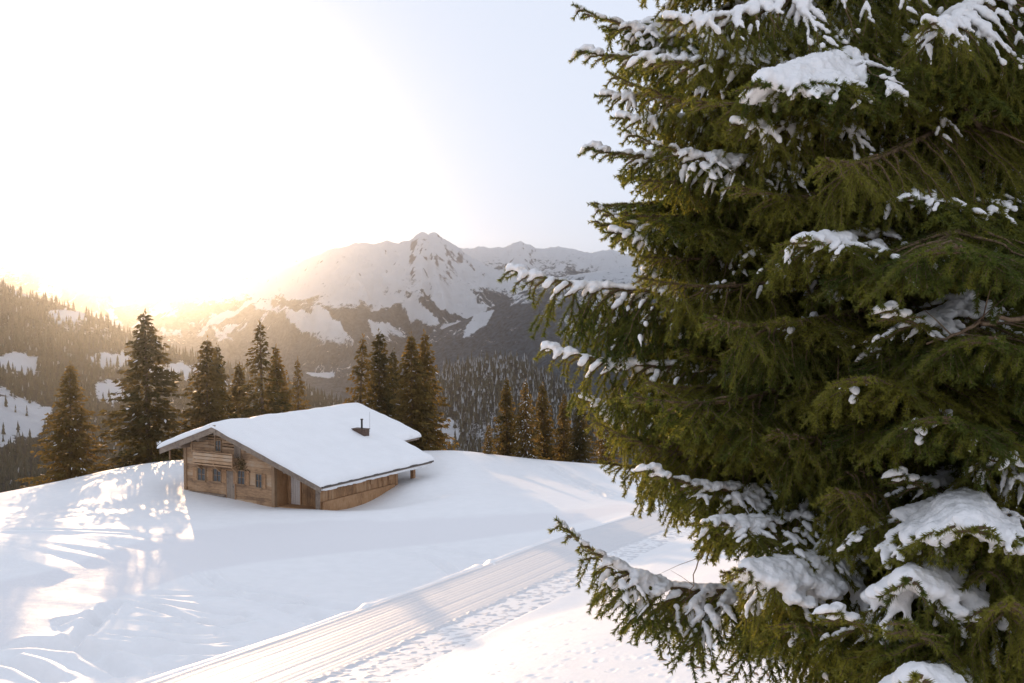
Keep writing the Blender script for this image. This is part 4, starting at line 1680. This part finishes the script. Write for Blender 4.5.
# upper crown, above the picture: one mesh of short boughs
UV, UT, off = [], [], 0
tw_top = bough_arrays(21, 1.0, .03, .3, .4, .3, .8)
nd = needles_for(tw_top, 200, 5, .022, .005)
z, q = 2.7, 0
while z < 9.1 + TR_G + .0:
    f = (9.2 + TR_G - z) / (9.2 + TR_G - 2.4)
    for b in range(5):
        az = q * 2.39996
        q += 1
        ln = 2.3 * f * rng.uniform(.85, 1.1) + .15
        c, s = math.cos(az), math.sin(az)
        Rm = np.array([[c, -s, 0], [s, c, 0], [0, 0, 1]])
        v = nd * [ln, ln, ln]
        v = v.copy()
        v[:, 2] -= .2 * v[:, 0]
        UV.append(v @ Rm.T + np.array([0, 0, z - TR_G]))
    z += .3
UV = np.concatenate(UV)
link('upper_crown', mesh_np('upper_crown', UV, tris=np.arange(len(UV)).reshape(-1, 3), mats=[M['needle']]), near, kind='stuff')
# dead, bare limbs inside the crown
for pts, r0 in (([(945, 80, 5.6), (968, 110, 5.5), (995, 150, 5.4), (1040, 185, 5.5)], .028), ([(925, 345, 4.6), (960, 332, 4.6), (990, 320, 4.7), (1040, 316, 4.9)], .012),
                ([(860, 160, 5.2), (900, 168, 5.3), (950, 172, 5.5), (1005, 182, 5.9)], .009), ([(700, 372, 5.8), (780, 360, 5.7), (860, 345, 5.8), (960, 330, 6.0)], .010),
                ([(820, 440, 5.5), (870, 410, 5.5), (930, 385, 5.7), (1000, 370, 6.0)], .012), ([(930, 215, 5.2), (950, 170, 5.3), (975, 130, 5.5), (1010, 110, 5.9)], .008),
                ([(690, 600, 5.6), (696, 560, 5.7), (720, 530, 5.8), (800, 500, 6.0)], .006)):
    P = np.array([at(*p) for p in pts])
    t = np.linspace(0, 1, len(P))
    tt = np.linspace(0, 1, 16)
    pl = np.stack([np.interp(tt, t, P[:, c]) for c in range(3)], -1)
    for _ in range(2):
        pl[1:-1] = (pl[:-2] + 2 * pl[1:-1] + pl[2:]) / 4
    pl += rng.normal(0, .006, pl.shape)
    mb = MB()
    mb.tube(pl - np.array([TR_X, TR_Y, TR_G]), r0 * (.35 + .65 * tt), 8)
    for q in range(7):
        a = pl[rng.integers(2, 14)] - np.array([TR_X, TR_Y, TR_G])
        d = rng.normal(size=3) * [1, 1, .7]
        d /= np.linalg.norm(d)
        l_ = rng.uniform(.12, .4)
        mb.tube([a, a + d * l_ * .5, a + d * l_ + np.array([0, 0, -.05 * l_])], [r0 * .3, r0 * .22, r0 * .1], 5)
    mb.build('dead_branch', M['dead'], near, smooth=True)

# brown twigs and bark bits lying on the snow below the spruce
mb = MB()
for k in range(150):
    px, py = rng.normal(725, 38), rng.normal(632, 24)
    if px > 800 or py < 585 or py > 690:
        continue
    g = hit(px, py, 4.0, 60)
    a_ = rng.uniform(0, 3.14)
    l_ = rng.uniform(.03, .16)
    z0 = gz(g[0], g[1]) + .012
    d_ = np.array([math.cos(a_), math.sin(a_), 0]) * l_
    mb.tube([np.array([g[0], g[1], z0]) - d_, np.array([g[0], g[1], z0 + rng.uniform(0, .03)]), np.array([g[0], g[1], z0]) + d_], [.006, rng.uniform(.010, .028), .005], 5)
mb.build('fallen_twigs', M['dead'], kind='stuff', label='brown twigs and bark bits scattered on the sunlit snow below the near spruce', category='litter')

# ------------------------------------------------------------------ haze over the whole valley
hz = MB()
hz.box(-3600, 3600, -300, 2900, -180, 128)
m, nt, out = mat_new('valley_haze')
pv = N(nt, 'ShaderNodeVolumePrincipled')
pv.inputs['Color'].default_value = (.84, .90, 1.0, 1)
pv.inputs['Density'].default_value = 1.8e-4
pv.inputs['Anisotropy'].default_value = .958
nt.links.new(pv.outputs[0], out.inputs['Volume'])
hz.build('haze', m, kind='stuff', label='thin bright winter haze filling the valley air', category='haze')

# ------------------------------------------------------------------ camera and render settings
cd = bpy.data.cameras.new('camera')
cd.sensor_width = 36
cd.lens = F * 36 / 1024
cd.clip_start = .1
cd.clip_end = 30000
co_ = bpy.data.objects.new('camera', cd)
COL.objects.link(co_)
co_.location = (0, 0, 0)
co_.rotation_euler = (math.pi / 2 - PITCH, 0, 0)
SC.camera = co_
SC.render.engine = 'CYCLES'
cy_ = SC.cycles
cy_.use_denoising = True
cy_.max_bounces = 6
cy_.diffuse_bounces = 3
cy_.glossy_bounces = 2
cy_.transmission_bounces = 3
cy_.volume_bounces = 0
cy_.caustics_reflective = False
cy_.caustics_refractive = False
vs_ = SC.view_settings
vs_.view_transform = 'Standard'
vs_.look = 'None'
vs_.gamma = 1
vs_.use_curve_mapping = False
vs_.exposure = .74
